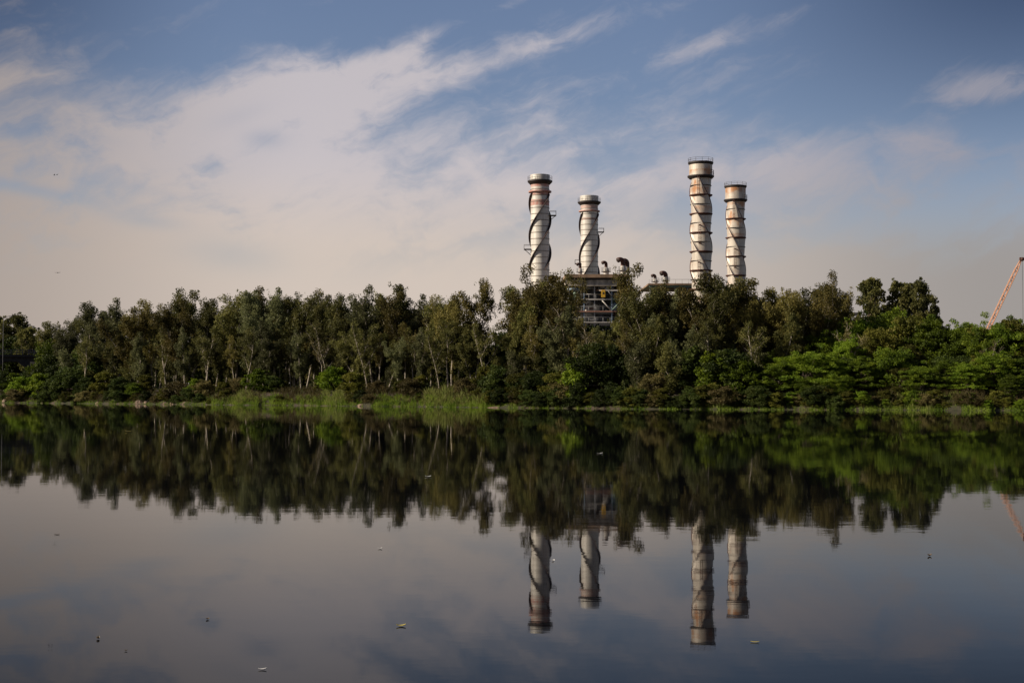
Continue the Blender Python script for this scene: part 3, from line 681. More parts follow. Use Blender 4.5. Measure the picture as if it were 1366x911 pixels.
def _lv(rs, C, R, n, size, droop, flat):
    d = rs.normal(size=(n, 3)); d /= np.linalg.norm(d, axis=1, keepdims=True); r = rs.rand(n, 1) ** 0.42
    P = C + d * r * R * (1 + 0.25 * rs.rand(n, 1) ** 6)
    ax = rs.normal(size=(n, 3)); ax[:, 2] = ax[:, 2] * flat - droop; ax /= np.linalg.norm(ax, axis=1, keepdims=True)
    t_ = rs.normal(size=(n, 3)); t_[:, 2] *= 0.6 if flat >= 1 else 0.3
    sd = np.cross(ax, t_); sd /= np.linalg.norm(sd, axis=1, keepdims=True) + 1e-9
    l = size[1] * (0.55 + 0.9 * rs.rand(n, 1)); w_ = size[0] * (0.55 + 0.9 * rs.rand(n, 1))
    a = P - ax * l / 2; b_ = P + ax * l / 2; s1 = P + sd * w_ / 2; s2 = P - sd * w_ / 2
    return np.stack([a, s1, b_, s2], axis=1)

def bush_proto(seed, H, W, mat, style='round', leafn=7000, size=(0.2, 0.3), name='shrub', trunk_h=0.25, bark='bark'):
    rs = np.random.RandomState(seed); r_ = random.Random(seed); tb = MB(); C = []; R = []
    _ = {'round': 7, 'layer': 9, 'tree': 9}[style]
    def lim(p0, p1, r0, wob):
        p0, p1 = Vector(p0), Vector(p1); pts = [p0.lerp(p1, i / 6) + Vector((r_.gauss(0, wob), r_.gauss(0, wob), r_.gauss(0, wob) * .5)) * math.sin(math.pi * i / 6) for i in range(7)]
        tb.tube(pts, [r0 * (1 - 0.8 * i / 6) for i in range(7)], 5, caps=False); return pts
    stem_top = Vector((r_.gauss(0, .2), r_.gauss(0, .2), H * trunk_h))
    lim((0, 0, -0.3), stem_top, 0.13 * (H / 5) ** .5 + 0.03, 0.1)
    n_cl = {'round': 44, 'layer': 60, 'tree': 88}[style]
    for q in range(n_cl):
        a = r_.uniform(0, 6.283); u = r_.random() ** 0.5
        if style == 'layer':
            lev = r_.choice((0.28, 0.45, 0.6, 0.74, 0.86, 0.95)) + r_.gauss(0, 0.03)
            rad = W / 2 * math.sqrt(max(0.04, 1 - (lev * 0.93) ** 2.4)) * u * r_.uniform(0.8, 1.1); z_ = H * lev - rad * 0.10
            s_ = r_.uniform(0.6, 1.25) * (W / 7); rr = (s_, s_, s_ * r_.uniform(0.16, 0.28))
        elif style == 'tree':
            lev = r_.uniform(0.32, 0.97); t_ = (lev - 0.28) / 0.72
            rad = W / 2 * math.sqrt(max(0.03, 1 - (2 * t_ - 0.95) ** 2)) * u * r_.uniform(0.75, 1.08); z_ = H * lev
            s_ = r_.uniform(0.35, 0.8) * (W / 6); rr = (s_, s_, s_ * 0.8)
        else:
            lev = r_.uniform(0.08, 0.95)
            rad = W / 2 * math.sqrt(max(0.03, 1 - lev ** 2.2)) * u * r_.uniform(0.85, 1.12); z_ = H * lev
            s_ = r_.uniform(0.45, 0.95) * (W / 5.5); rr = (s_, s_, s_ * r_.uniform(.6, .9))
        c_ = Vector((rad * math.cos(a), rad * math.sin(a), z_)); C.append(tuple(c_)); R.append(rr)
        for _ in range(2): C.append(tuple(c_ + Vector((r_.gauss(0, s_ * .8), r_.gauss(0, s_ * .8), r_.gauss(0, s_ * .35) + s_ * 0.15)))); R.append((s_ * .42, s_ * .42, s_ * .26))
        if q % 4 == 0: lim(stem_top * r_.uniform(0.5, 1.0), c_, 0.06 * (H / 5), 0.25)
    C = np.array(C); R = np.array(R)
    me = quads_mesh('crown', leaves_clumped(rs, C, R, R[:, 0] * R[:, 1] ** .5 * R[:, 2] ** 0.7, leafn, size, 0.15, 0.45 if style == 'layer' else 0.9), M[mat])
    return name, tb, bark, me, H

protos = {}
def make(key, data, src=None):
    name, tb, bark, me, H = data
    if src is not None:
        tme = src['tmesh']; me = me
    else:
        o = tb.build('trunk', M[bark]); tme = o.data; bpy.data.objects.remove(o)
    protos[key] = dict(name=name, tmesh=tme, cmesh=me, H=H, first=None, maxz=float(np.percentile([v.co.z for v in me.vertices], 99.4)))
for i in range(10):
    make(f'euc{i}', euc_proto(100 + i, 16, (4.2, 5.0, 3.8, 5.4, 4.4, 4.8, 3.6, 3.4, 4.6, 4.0)[i], (1, 1, 1, 1, 1, 1, 1, .85, .8, .9)[i], ('euc', 'euc_olive', 'euc_grey', 'euc', 'euc_olive', 'euc_grey', 'euc', 'euc_olive', 'euc', 'euc_grey')[i], (0.30, 0.34, 0.26, 0.38, 0.30, 0.36, 0.28, 0.42, 0.46, 0.4)[i]))
make('thin0', euc_proto(200, 16, 3.6, 0.45, 'euc_olive', 0.5, True, 8500)); make('bare0', euc_proto(220, 16, 3.2, 0.13, 'dry', 0.45, True, 8000)); make('thin1', euc_proto(201, 16, 3.8, 0.5, 'euc', 0.46, True, 8500))
make('young0', euc_proto(300, 9, 3.4, 0.9, 'euc', 0.10, False, 5200)); make('young1', euc_proto(301, 9, 3.0, 0.9, 'euc_grey', 0.12, True, 5200))
for i in range(4): make(f'acacia{i}', bush_proto(400 + i, 6, (8.5, 7.5, 9, 7)[i], 'acacia', 'layer', 25000, (0.10, 0.20), 'acacia_tree', 0.3))
for i in range(3): make(f'mixed{i}', bush_proto(450 + i, 6, (6.5, 7.5, 6)[i], ('olive', 'acacia', 'olive')[i], 'round', 17000, (0.13, 0.22), 'broadleaf_tree', 0.3))
for i in range(4): make(f'dark{i}', bush_proto(500 + i, 4, (4.6, 5.2, 4.2, 5.0)[i], ('dark', 'dark', 'olive', 'dark')[i], 'round', 11500, (0.13, 0.22), 'shrub', 0.25))
for i in range(2): make(f'bright{i}', bush_proto(550 + i, 3, (3.6, 3.2)[i], 'acacia', 'round', 8000, (0.11, 0.19), 'shrub', 0.2))
for i in range(2): make(f'dry{i}', bush_proto(600 + i, 2, (3.0, 3.6)[i], 'dry', 'round', 5200, (0.07, 0.26), 'shrub', 0.2))
for i in range(3): make(f'round{i}', bush_proto(700 + i, 12, (6.8, 5.6, 6.4)[i], 'euc', 'tree', 13000, (0.18, 0.30), 'round_tree', 0.42))

TONE = {'euc0': 'green', 'euc1': 'olive', 'euc2': 'grey-green', 'euc3': 'green', 'euc4': 'olive', 'euc5': 'grey-green', 'euc6': 'narrow green', 'euc7': 'narrow olive', 'euc8': 'open-crowned green', 'euc9': 'open-crowned grey-green'}
plants = []
def plant(key, px, d_in, top_py=None, h=None, wide=1.0, cls='', desc='', cat='tree', lean=None, rz=None):
    """stand a plant on the bank at the bearing of px, d_in metres inland, reaching top_py or h metres"""
    tx = (px - 683) / (F * math.cos(PITCH)); y = 200.0
    for _ in range(30): y = shore(y * tx) + d_in / 0.80
    x = y * tx; z = gz(x, y) - 0.05; pr = protos[key]
    if h is None: h = at(px, top_py, y).z - z
    s = h / pr['maxz']
    if pr['first'] is None:
        root = empty(pr['name'], (x, y, z)); 
        for nm, me in (('trunk', pr['tmesh']), ('crown', pr['cmesh'])):
            o = bpy.data.objects.new(nm, me); col.objects.link(o); o.parent = root
        pr['first'] = root
    else:
        root = copy_tree(pr['first'])
    sw = (s ** 0.75 if s > 1 else s) * wide if pr['name'] == 'eucalyptus_tree' else s * wide
    root.location = (x, y, z); root.scale = (sw, sw, s)
    lean = rnd.gauss(0, 0.035) if lean is None else lean
    root.rotation_euler = (rnd.gauss(0, 0.02), lean, rnd.uniform(0, 6.283) if rz is None else rz)
    if key.startswith('euc'):
        desc = desc or f"{TONE[key]} eucalyptus" + (' leaning right' if lean > 0.05 else ' leaning left' if lean < -0.05 else '')
    plants.append(dict(o=root, px=px, d=d_in, cls=cls, desc=desc, cat=cat)); return root

# treeline: bearing, top, row depth inland
SIL = [(68, 431, 14), (84, 437, 10), (100, 427, 16), (124, 405, 12), (149, 402, 12), (176, 414, 10), (194, 403, 14), (213, 411, 18), (231, 388, 12), (249, 402, 10),
       (276, 401, 14), (292, 408, 18), (313, 393, 14), (334, 391, 12), (352, 386, 16), (366, 388, 10), (393, 393, 12), (409, 391, 16), (427, 401, 12), (444, 404, 18), (458, 393, 12),
       (479, 394, 16), (499, 386, 12), (520, 384, 16), (543, 394, 12), (563, 397, 16), (583, 397, 12), (603, 397, 12), (634, 377, 14), (674, 387, 14), (694, 384, 18),
       (712, 379, 12), (738, 357, 14), (742, 362, 16), (862, 357, 14), (866, 388, 12), (881, 396, 16), (899, 391, 12), (914, 388, 16), (937, 369, 14), (952, 371, 12),
       (970, 388, 16), (990, 394, 12), (1007, 377, 14), (1020, 375, 16), (1045, 391, 14), (1065, 392, 14), (1080, 390, 18), (1094, 368, 14), (1108, 384, 18)]
ek = ['euc0', 'euc3', 'euc1', 'euc2', 'euc4', 'euc5', 'euc6', 'euc0', 'euc4', 'euc2', 'euc3', 'euc5', 'euc1', 'euc7', 'euc8', 'euc9', 'euc6']
for i, (px, top, d) in enumerate(SIL):
    k = ek[(i * 5 + i // 7) % 17]
    if px in (738, 742): k = 'euc1'
    if px > 1000: k = ('euc1', 'euc4')[i % 2]
    plant(k, px, d, top, cls='row', wide=0.75 if px in (634, 1094, 1108, 742, 862) else 0.95, lean=rnd.choice((-0.07, 0.06, 0, 0.02, -0.02, 0.08)) * 0.8)
# second rank, a little lower and farther in, closing the wood
for i, px in enumerate(list(range(75, 612, 17)) + [700, 725, 748, 860, 880, 905, 925, 950, 975, 1000, 1028, 1055, 1078, 1090]):
    top = float(np.interp(px, [q[0] for q in SIL], [q[1] for q in SIL])) + rnd.uniform(9, 26)
    if 838 < px < 925: top = max(top, 394)
    plant(ek[(i * 3 + 2) % 17], px + rnd.uniform(-4, 4), 27 + rnd.uniform(-3, 5), top, cls='second', wide=1.05)
# front rank of slimmer trees with pale trunks at the bank edge
for i, (px, top, le) in enumerate([(112, 450, 0), (160, 446, 0.03), (205, 440, 0), (247, 440, -0.03), (262, 448, 0.05), (300, 446, 0.1), (329, 436, 0.08), (346, 446, 0.0), (372, 440, -0.04), (402, 442, -0.08), (438, 436, -0.05), (452, 452, 0.02),
                                   (490, 430, 0.0), (518, 436, -0.14), (541, 432, -0.12), (562, 440, 0.0), (598, 424, -0.06), (612, 430, -0.10), (648, 432, -0.05), (690, 430, 0), (716, 420, 0.02), (748, 412, -0.03), (768, 425, 0.0), (797, 440, -0.1), (826, 428, 0.04),
                                   (858, 420, -0.12), (884, 432, -0.12), (915, 436, -0.08), (940, 430, 0.05), (966, 436, 0.03), (1002, 432, -0.1), (1036, 420, -0.06), (140, 452, 0.02), (184, 446, -0.02), (222, 434, 0.02), (236, 446, 0.05), (276, 438, -0.04), (288, 452, 0.03), (315, 448, 0.06), (357, 432, 0.02), (388, 450, -0.06), (420, 436, -0.05), (466, 440, -0.02), (478, 452, 0.03), (506, 446, -0.08), (530, 450, -0.14), (552, 448, 0.04), (574, 430, -0.1), (586, 446, 0.0), (630, 440, 0.0)]):
    k = ['thin1', 'euc6', 'thin0', 'euc2', 'thin1', 'euc0'][i % 6]
    if 755 < px < 845: k = ('thin0', 'thin1')[i % 2]
    plant(k, px, 7.5 + (i % 3) * 1.5, top, cls='front', lean=-le, wide=1.0, desc=('sparse' if k.startswith('thin') else 'slim') + ' pale-trunked eucalyptus' + (' leaning right' if le < -0.05 else ' leaning left' if le > 0.05 else ''))
# understorey
for i, px in enumerate(range(62, 1010, 27)):
    open_ = 225 < px < 650      # here the pale trunks stand clear
    plant(('young0', 'young1', 'dark0', 'young1', 'young0', 'young1')[i % 6], px + rnd.uniform(-6, 6), (17 if open_ else 11) + rnd.uniform(-3, 3), h=rnd.uniform(3.0, 5.6) if open_ else rnd.uniform(4.2, 6.6) if px > 650 else rnd.uniform(4.8, 8.0), cls='under', desc='dark young tree filling the space under the eucalyptus', wide=1.15)
for i, px in enumerate(range(58, 1130, 24)):
    plant(('dark0', 'dark1', 'dark3')[i % 3], px + rnd.uniform(-6, 6), 38 + rnd.uniform(-4, 4), h=rnd.uniform(6.5, 9.5) if not 610 < px < 680 else 6.0, cls='deep', desc='dark bush closing the wood between the trunks', wide=0.9)
for px, top in ((762, 408), (786, 430), (1143, 428), (1318, 452), (430, 430), (560, 424)):
    plant('bare0', px, 9.5, top, cls='bare', desc='almost leafless grey-brown tree')
# extra trees that hide the lower boiler frame
for (k, px, d, top) in [('euc5', 768, 13, 430), ('euc2', 794, 11, 438), ('euc6', 812, 15, 430), ('euc3', 829, 12, 432), ('euc2', 842, 20, 392), ('euc0', 700, 22, 398)]:
    plant(k, px, d, top, cls='frame', desc={'euc5': 'grey-green', 'euc2': 'grey-green', 'euc6': 'narrow green', 'euc3': 'broad green', 'euc0': 'green'}[k] + ' eucalyptus before the steel frame')
# low growth overhanging the waterline
wl = []
for i, px in enumerate(np.arange(-6, 1400, 13.5)):
    g_ = 275 < px < 480 or 500 < px < 650; e_ = px > 1140
    if g_ and i % 7: continue
    k = (('dark2', 'dark0', 'dry0', 'dark2', 'dark3', 'dark1', 'dark0') if not e_ else ('dark2', 'bright0', 'dry1', 'bright1', 'dark2'))[i % (7 if not e_ else 5)]
    plant(k, px + rnd.uniform(-3, 3), rnd.uniform(0.2, 1.6), h=rnd.uniform(1.2, 2.6) * (0.5 if e_ or g_ else 0.9), cls='water' + ('dry' if k.startswith('dry') else 'green' if k.startswith('bright') else 'dark'),
          desc={'dr': 'low dry brown shrub', 'br': 'low bright green shrub', 'da': 'low dark green shrub'}[k[:2]] + ' hanging over the water', cat='shrub', wide=1.25)
# shrubs on the bank
for (k, px, d, h) in [('dark1', 8, 4, 4.2), ('bright0', 30, 3, 3.6), ('bright1', 56, 2.2, 4.4), ('dark0', 74, 3, 3.4), ('dark3', 92, 4, 4.6), ('dark0', 116, 3.2, 3.2), ('dark2', 140, 4, 4.0), ('dark1', 160, 3.5, 3.0), ('bright0', 178, 2.6, 2.4), ('dark2', 192, 5, 3.0), ('dry1', 236, 2.2, 2.6),
                      ('bright1', 262, 3, 2.8), ('dry0', 272, 3.2, 2.4), ('dark2', 300, 2.4, 2.4), ('bright0', 344, 6, 3.6), ('dry1', 318, 6.5, 2.2), ('dark3', 366, 6, 2.6), ('dark2', 380, 7, 1.6), ('dark2', 424, 7.5, 1.6), ('bright0', 444, 7, 3.6), ('dark2', 470, 4, 3.2), ('dry0', 502, 5, 1.8), ('dark2', 532, 6, 1.6),
                      ('dark2', 562, 6, 2.4), ('dry0', 548, 3.8, 2.2), ('dry1', 622, 5, 1.9), ('dark2', 650, 4, 3.6), ('dark0', 668, 3, 4.0), ('dark2', 688, 2.4, 3.4), ('dark3', 712, 3, 3.4), ('dark2', 738, 2.4, 3.2), ('dry1', 752, 2.0, 2.4), ('bright1', 772, 3.2, 4.4), ('dark1', 800, 4.5, 5.8), ('dark0', 826, 6, 4.4),
                      ('young1', 852, 4.5, 6.2), ('dry0', 872, 4, 2.4), ('young0', 892, 4, 6.0), ('dark3', 922, 7, 3.6), ('bright1', 955, 5, 4.6), ('dark1', 972, 5, 5.0), ('dark2', 950, 1.6, 2.2), ('bright0', 990, 4.5, 3.8), ('young1', 938, 9, 6)]:
    word = {'youn': 'leafy eucalyptus sapling on the bank', 'dark': 'dark green bank shrub', 'brig': 'bright green bank shrub', 'dry0': 'dry brown bank shrub', 'dry1': 'dry brown bank shrub'}[k[:4]]
    if k == 'dark2': word = 'olive bank shrub'
    plant(k, px, d, h=h, cls='bank' + word, desc=word, cat='shrub', wide=1.1)
# spreading green trees of the east side, rising in ranks
for (k, px, d, top) in [('acacia0', 1010, 5, 497), ('acacia1', 1040, 4, 482), ('acacia2', 1075, 5, 468), ('acacia3', 1030, 10, 470), ('acacia0', 1105, 6, 474), ('acacia3', 1150, 5, 478), ('mixed1', 1185, 6, 466), ('acacia1', 1128, 10, 452), ('acacia2', 1228, 4, 488), ('mixed0', 1215, 9, 462), ('acacia3', 1262, 6, 480),
                        ('acacia0', 1290, 5, 484), ('acacia0', 1325, 6, 470), ('acacia1', 1360, 5, 476), ('acacia2', 1400, 6, 470), ('mixed2', 1200, 4, 492), ('acacia2', 1120, 3, 500), ('acacia3', 1345, 3, 500), ('acacia0', 1075, 3.5, 503),
                        ('acacia2', 1098, 15, 440), ('mixed1', 1148, 15, 430), ('acacia0', 1176, 17, 418), ('mixed0', 1168, 12, 440), ('mixed2', 1210, 16, 424), ('acacia3', 1240, 16, 426), ('mixed1', 1252, 15, 440), ('acacia1', 1280, 15, 440), ('mixed0', 1300, 17, 438), ('acacia2', 1332, 16, 432), ('mixed2', 1362, 17, 428), ('mixed1', 1318, 11, 455), ('acacia0', 1400, 17, 428), ('mixed1', 1425, 12, 440),
                        ('mixed0', 1125, 22, 424), ('acacia3', 1200, 23, 416), ('acacia1', 1262, 24, 440), ('acacia0', 1292, 24, 430), ('acacia3', 1350, 24, 427), ('mixed1', 1385, 24, 428), ('mixed0', 1060, 12, 462), ('dark2', 1020, 7, 500)]:
    ac = k.startswith('acacia')
    plant(k, px, d, top, cls=('acacia' if ac else 'mixed'), desc='bright green layered acacia' if ac else 'bushy olive-green tree', wide=(1.15 if ac and px < 1160 else 1.0) if d < 8 else 0.78)
for i, px in enumerate((1130, 1160, 1190, 1220, 1250, 1280, 1310, 1340, 1370)):
    plant(('dark0', 'dark1', 'dark2', 'dark3')[i % 4], px, 8 + (i % 3), h=3.6, cls='eastdark', desc='dark shrub low among the spreading green trees', cat='shrub')
for (k, px, d, h) in [('dark2', 1015, 1.2, 1.5), ('dark2', 1180, 1.5, 1.5), ('bright0', 1216, 1.4, 1.6), ('dark2', 1246, 1.6, 1.6), ('bright1', 1150, 1.5, 1.4), ('dry1', 1290, 1.4, 1.2), ('dark2', 1330, 1.4, 1.6), ('bright1', 1056, 1.2, 1.4), ('dark2', 1100, 1.4, 1.8)]:
    word = {'dark2': 'olive bank shrub', 'bright0': 'bright green bank shrub', 'bright1': 'bright green bank shrub', 'dry0': 'dry brown bank shrub', 'dry1': 'dry brown bank shrub'}[k]
    plant(k, px, d, h=h, cls='bank' + word, desc=word, cat='shrub', wide=1.3)
# round-headed trees on the skyline
plant('round0', 1162, 60, 374, cls='skyline', desc='lone round-headed tree standing in front of open sky', wide=0.70, lean=0)
plant('round1', 1201, 62, 378, cls='skyline', desc='round-headed skyline tree, smaller and first of a touching pair', wide=0.72, lean=0)
plant('round2', 1223, 60, 377, cls='skyline', desc='round-headed skyline tree, second of the touching pair, with ragged right edge', wide=0.78, lean=0)
plant('round1', 1240, 66, 394, cls='skyline', desc='small dark round tree tucked behind the skyline pair', wide=0.6, lean=0)
# distant dark trees at the river bend
for i, (k, px, d, top) in enumerate([('round0', -8, 48, 421), ('round2', 22, 50, 421), ('round1', 38, 44, 438), ('round0', 8, 52, 446), ('dark1', 30, 48, 452), ('dark0', 48, 52, 452), ('round2', -30, 44, 424), ('dark3', 4, 10, 503), ('dark1', 32, 8, 498), ('bright0', 52, 6, 497), ('dark0', 78, 9, 470), ('mixed1', 64, 14, 488), ('mixed1', 82, 14, 456), ('bright1', 20, 5, 498), ('dark1', -20, 8, 500)]):
    plant(k, px, d, top, cls='bend', desc='dark bushy tree by the bridge' if k[0] in 'rdm' else 'bright shrub below the bridge', wide=0.95)

# labels that single each plant out: kind + count from the nearest landmark
LM = [(-60, 'the photo edge'), (55, 'the bridge end'), (231, 'the tallest pointed treetop'), (650, 'the sky gap'), (720.5, 'the tallest banded chimney'), (800, 'the steel boiler frame'), (936, 'the tall cream chimney'), (983, 'the short cream chimney'), (1161, 'the lone round tree'), (1360, 'the crane')]
ORD = ['first', 'second', 'third', 'fourth', 'fifth', 'sixth', 'seventh', 'eighth', 'ninth', 'tenth', 'eleventh', 'twelfth', 'thirteenth', 'fourteenth', 'fifteenth', 'sixteenth', 'seventeenth', 'eighteenth', 'nineteenth', 'twentieth']
ROW = {'row': 'in the skyline rank', 'second': 'in the rank behind', 'front': 'at the bank edge', 'under': '', 'deep': '', 'acacia': '', 'mixed': '', 'eastdark': '', 'bend': ''}
GRP = {'row': 'eucalyptus trees of the skyline rank', 'second': 'eucalyptus trees behind the skyline rank', 'front': 'slim eucalyptus trees at the bank edge', 'under': 'dark young trees under the eucalyptus',
       'deep': 'dark bushes deep in the wood', 'acacia': 'layered acacias on the bank', 'mixed': 'olive-green trees among the acacias', 'eastdark': 'dark shrubs under the acacias', 'bare': 'almost leafless trees', 'frame': 'eucalyptus trees before the boiler frame', 'waterdry': 'dry shrubs over the waterline', 'watergreen': 'bright shrubs over the waterline', 'waterdark': 'dark shrubs over the waterline', 'skyline': 'round trees on the skyline', 'bend': 'trees by the bridge'}
for cls in sorted({q['cls'] for q in plants}):
    grp = sorted([q for q in plants if q['cls'] == cls], key=lambda q: q['px'])
    for q in grp:
        lab = q['desc']
        if cls != 'skyline':
            lp, ln = min(LM[1:], key=lambda l: abs(l[0] - q['px']))
            side = 'left' if q['px'] < lp else 'right'
            same = [r for r in grp if (r['px'] < lp if side == 'left' else r['px'] >= lp)]; same.sort(key=lambda r: (abs(r['px'] - lp), r['d'])); n = 1 + [id(r) for r in same].index(id(q))
            row = ROW.get(cls, '')
            lab = {'under': 'dark young tree below the eucalyptus crowns', 'deep': 'dark bush deep between the trunks', 'eastdark': 'dark low shrub under the green trees'}.get(cls, lab)
            lab = f"{lab}{' ' + row if row else ''}, {ORD[n - 1]} {side} of {ln}"
        tag(q['o'], lab, q['cat'], GRP.get(cls, cls.replace('bank', '') + 's along the bank'))

# ------------------------------------------------------------------ grass and undergrowth (uncountable)
rs = np.random.RandomState(5)
def blades(name, n, px_rng, d_rng, hfun, mat, width, label, spread=0.35):
    PX = rs.uniform(px_rng[0], px_rng[1], n); D = d_rng[0] + (d_rng[1] - d_rng[0]) * rs.rand(n) ** 1.1; out_ = []
    xs_tab = np.linspace(-30, 1400, 286); base = []
    for q in xs_tab:
        tx = (q - 683) / F; y = 200.0
        for _ in range(25): y = shore(y * tx)
        base.append(y)
    Y = np.interp(PX, xs_tab, base) + D / 0.8; X = Y * (PX - 683) / F
    for x_, y_, px in zip(X, Y, PX):
        h = hfun(px, x_, y_)
        if h <= 0.05: continue
        z_ = gz(x_, y_) - 0.03; h *= rs.uniform(0.5, 1.25); a = rs.uniform(0, 6.283); wx_, wy_ = math.cos(a) * width / 2, math.sin(a) * width / 2
        lx, ly = rs.normal(0, spread, 2) * h
        out_.append([(x_ - wx_, y_ - wy_, z_), (x_ + wx_, y_ + wy_, z_), (x_ + lx + wx_ * .4, y_ + ly + wy_ * .4, z_ + h), (x_ + lx - wx_ * .4, y_ + ly - wy_ * .4, z_ + h * 0.97)])
    me = quads_mesh(name, np.array(out_), M[mat]); o = bpy.data.objects.new(name, me); col.objects.link(o); tag(o, label, None, None, 'stuff'); return o
def nse(px, f=0.02, s=0.0): return 0.5 + 0.9 * mnoise.noise(Vector((px * f, s, 0)))
def h_green(px, x_, y_):
    zone = float(np.interp(px, [0, 100, 150, 270, 280, 340, 365, 480, 488, 500, 640, 660, 820, 850, 1010, 1140, 1366], [.4, .45, .35, .4, .75, .8, .8, .7, .1, .7, .8, .35, .3, .4, .3, .42, .35]))
    return zone * 0.85 * max(0.0, 0.25 + nse(px, 0.05, 4) * 0.75 + 0.9 * mnoise.noise(Vector((px * 0.22, y_ * 0.5, 9))) ) * (1.1 - 0.08 * inland(x_, y_))
blades('bank_grass', 60000, (-10, 1400), (-0.3, 3.4), h_green, 'grass', 0.055, 'bright green grass along the waterline')
def h_reed(px, x_, y_):
    z = math.exp(-((px - 590) / 30) ** 2) * 1.15 + math.exp(-((px - 318) / 30) ** 2) * 0.9 + math.exp(-((px - 640) / 22) ** 2) * 0.8 + math.exp(-((px - 845) / 20) ** 2) * 1.3 + math.exp(-((px - 945) / 22) ** 2) * 1.5 + math.exp(-((px - 1210) / 50) ** 2) * 0.9 + math.exp(-((px - 450) / 26) ** 2) * 1.0 + math.exp(-((px - 735) / 20) ** 2)
    return z * max(0.0, 0.45 + 0.4 * nse(px, 0.08, 2) + 1.0 * mnoise.noise(Vector((px * 0.2, y_ * 0.4, 3))))
blades('bank_reeds', 30000, (260, 1300), (0.1, 5.5), h_reed, 'reed', 0.06, 'tall pale green reeds in mounds on the bank', 0.3)
def h_dry(px, x_, y_): return 0.85 * max(0, nse(px, 0.035, 7) + 0.15) if not 1000 < px < 1120 else 0.4
blades('dry_undergrowth', 52000, (-10, 1400), (0.5, 12), h_dry, 'dry', 0.07, 'brown dry undergrowth on top of the bank', 0.5)
blades('woodland_weeds', 30000, (-10, 1400), (5, 24), lambda px, x_, y_: 1.0 * max(0, nse(px, 0.04, 17)), 'dark', 0.12, 'dark green weeds under the trees', 0.5)

# ------------------------------------------------------------------ rocks at the waterline
def rock_mesh(seed, sx, sy, sz):
    import bmesh
    bm = bmesh.new(); bmesh.ops.create_icosphere(bm, subdivisions=3, radius=1)
    for v in bm.verts:
        q = v.co.copy(); k = 1 + 0.35 * mnoise.noise(q * 1.1 + Vector((seed, 0, 0))) + 0.14 * mnoise.noise(q * 3.1 + Vector((0, seed, 0)))
        v.co = Vector((q.x * sx * k, q.y * sy * k, max(-0.4, q.z) * sz * k))
    me = bpy.data.meshes.new('rock'); bm.to_mesh(me); bm.free(); me.materials.append(M['rock']); return me
for i, (px, d, s_, lab) in enumerate([(187, 0.5, 0.62, 'larger pale rounded rock at the waterline below the tall pointed tree'), (196, 0.6, 0.45, 'smaller pale rock touching the larger rounded one at the waterline'), (131, 0.3, 0.4, 'pale flat rock at the waterline among dark shrubs'),
                                      (222, 0.4, 0.42, 'tan rock at the foot of the brown undergrowth mound'), (232, 0.3, 0.55, 'broad broken tan rock below the brown undergrowth mound'), (247, 0.5, 0.38, 'grey-tan rock at the end of the brown undergrowth mound'), (8, 0.8, 0.6, 'reddish rock at the waterline under the bridge'),
                                      (482, 0.2, 0.42, 'pale rock where the bright grass breaks off'), (662, 0.1, 0.5, 'long low pale rock at the waterline under the sky gap')]):
    tx = (px - 683) / F; y = 200.0
    for _ in range(30): y = shore(y * tx) + d
    o = bpy.data.objects.new('rock', rock_mesh(i * 3.7, s_ * (2.2 if px == 662 else 1.25), s_, s_ * (0.4 if px == 662 else 0.9))); col.objects.link(o)
    o.location = (y * tx, y, max(0, gz(y * tx, y)) - 0.12); o.rotation_euler = (0, 0, i * 1.3 if px != 662 else 0); tag(o, lab, 'rock', 'rocks at the waterline')

# ------------------------------------------------------------------ things afloat and in the air
def on_water(px, py):
    p1 = at(px, py, 10); d = p1 - Vector((0, 0, HCAM)); return Vector((0, 0, HCAM)) + d * (-HCAM / d.z)
def leaf_obj(name, px, py, L_, W_, rz, mat, curl, label, cat, group, thick=0.002):
    p = on_water(px, py); mb = MB(); n = 8; vs = []; 
    for i in range(n + 1):
        t_ = i / n; w_ = W_ * math.sin(math.pi * min(0.97, max(0.05, t_))) ** 0.7 / 2; x_ = (t_ - 0.5) * L_; z_ = 0.003 + curl * (2 * t_ - 1) ** 2
        vs += [(x_, -w_, z_ + curl * .5), (x_, 0, z_), (x_, w_, z_ + curl * .5), (x_, -w_, z_ + thick + curl * .5), (x_, 0, z_ + thick), (x_, w_, z_ + thick + curl * .5)]
    fs = []
    for i in range(n):
        a = i * 6; b_ = a + 6
        fs += [(a + 3, a + 4, b_ + 4, b_ + 3), (a + 4, a + 5, b_ + 5, b_ + 4), (a, b_, b_ + 1, a + 1), (a + 1, b_ + 1, b_ + 2, a + 2), (a, a + 3, b_ + 3, b_), (a + 2, b_ + 2, b_ + 5, a + 5)]
    fs += [(0, 1, 4, 3), (1, 2, 5, 4), (n * 6 + 3, n * 6 + 4, n * 6 + 1, n * 6), (n * 6 + 4, n * 6 + 5, n * 6 + 2, n * 6 + 1)]
    mb.add(vs, fs, 0, False); o = mb.build(name, M[mat]); o.location = (p.x, p.y, 0); o.rotation_euler = (0, 0, rz); tag(o, label, cat, group)
leaf_obj('floating_leaf', 535, 835, 0.075, 0.05, 0.15, 'leaf_yellow', 0.010, 'yellow curled leaf afloat on the open water', 'leaf', 'leaves afloat')
leaf_obj('floating_leaf', 1240, 741.5, 0.055, 0.045, 0.4, 'leaf_brown', 0.018, 'dark curled leaf afloat far to the right of the chimney reflections', 'leaf', 'leaves afloat')
leaf_obj('floating_leaf', 131, 852, 0.02, 0.03, 1.3, 'leaf_brown', 0.014, 'small dark upright leaf afloat at lower left', 'leaf', 'leaves afloat')
leaf_obj('floating_leaf', 168, 868, 0.02, 0.015, 0.3, 'leaf_brown', 0.006, 'tiny dark leaf afloat, lowest at left', 'leaf', 'leaves afloat')
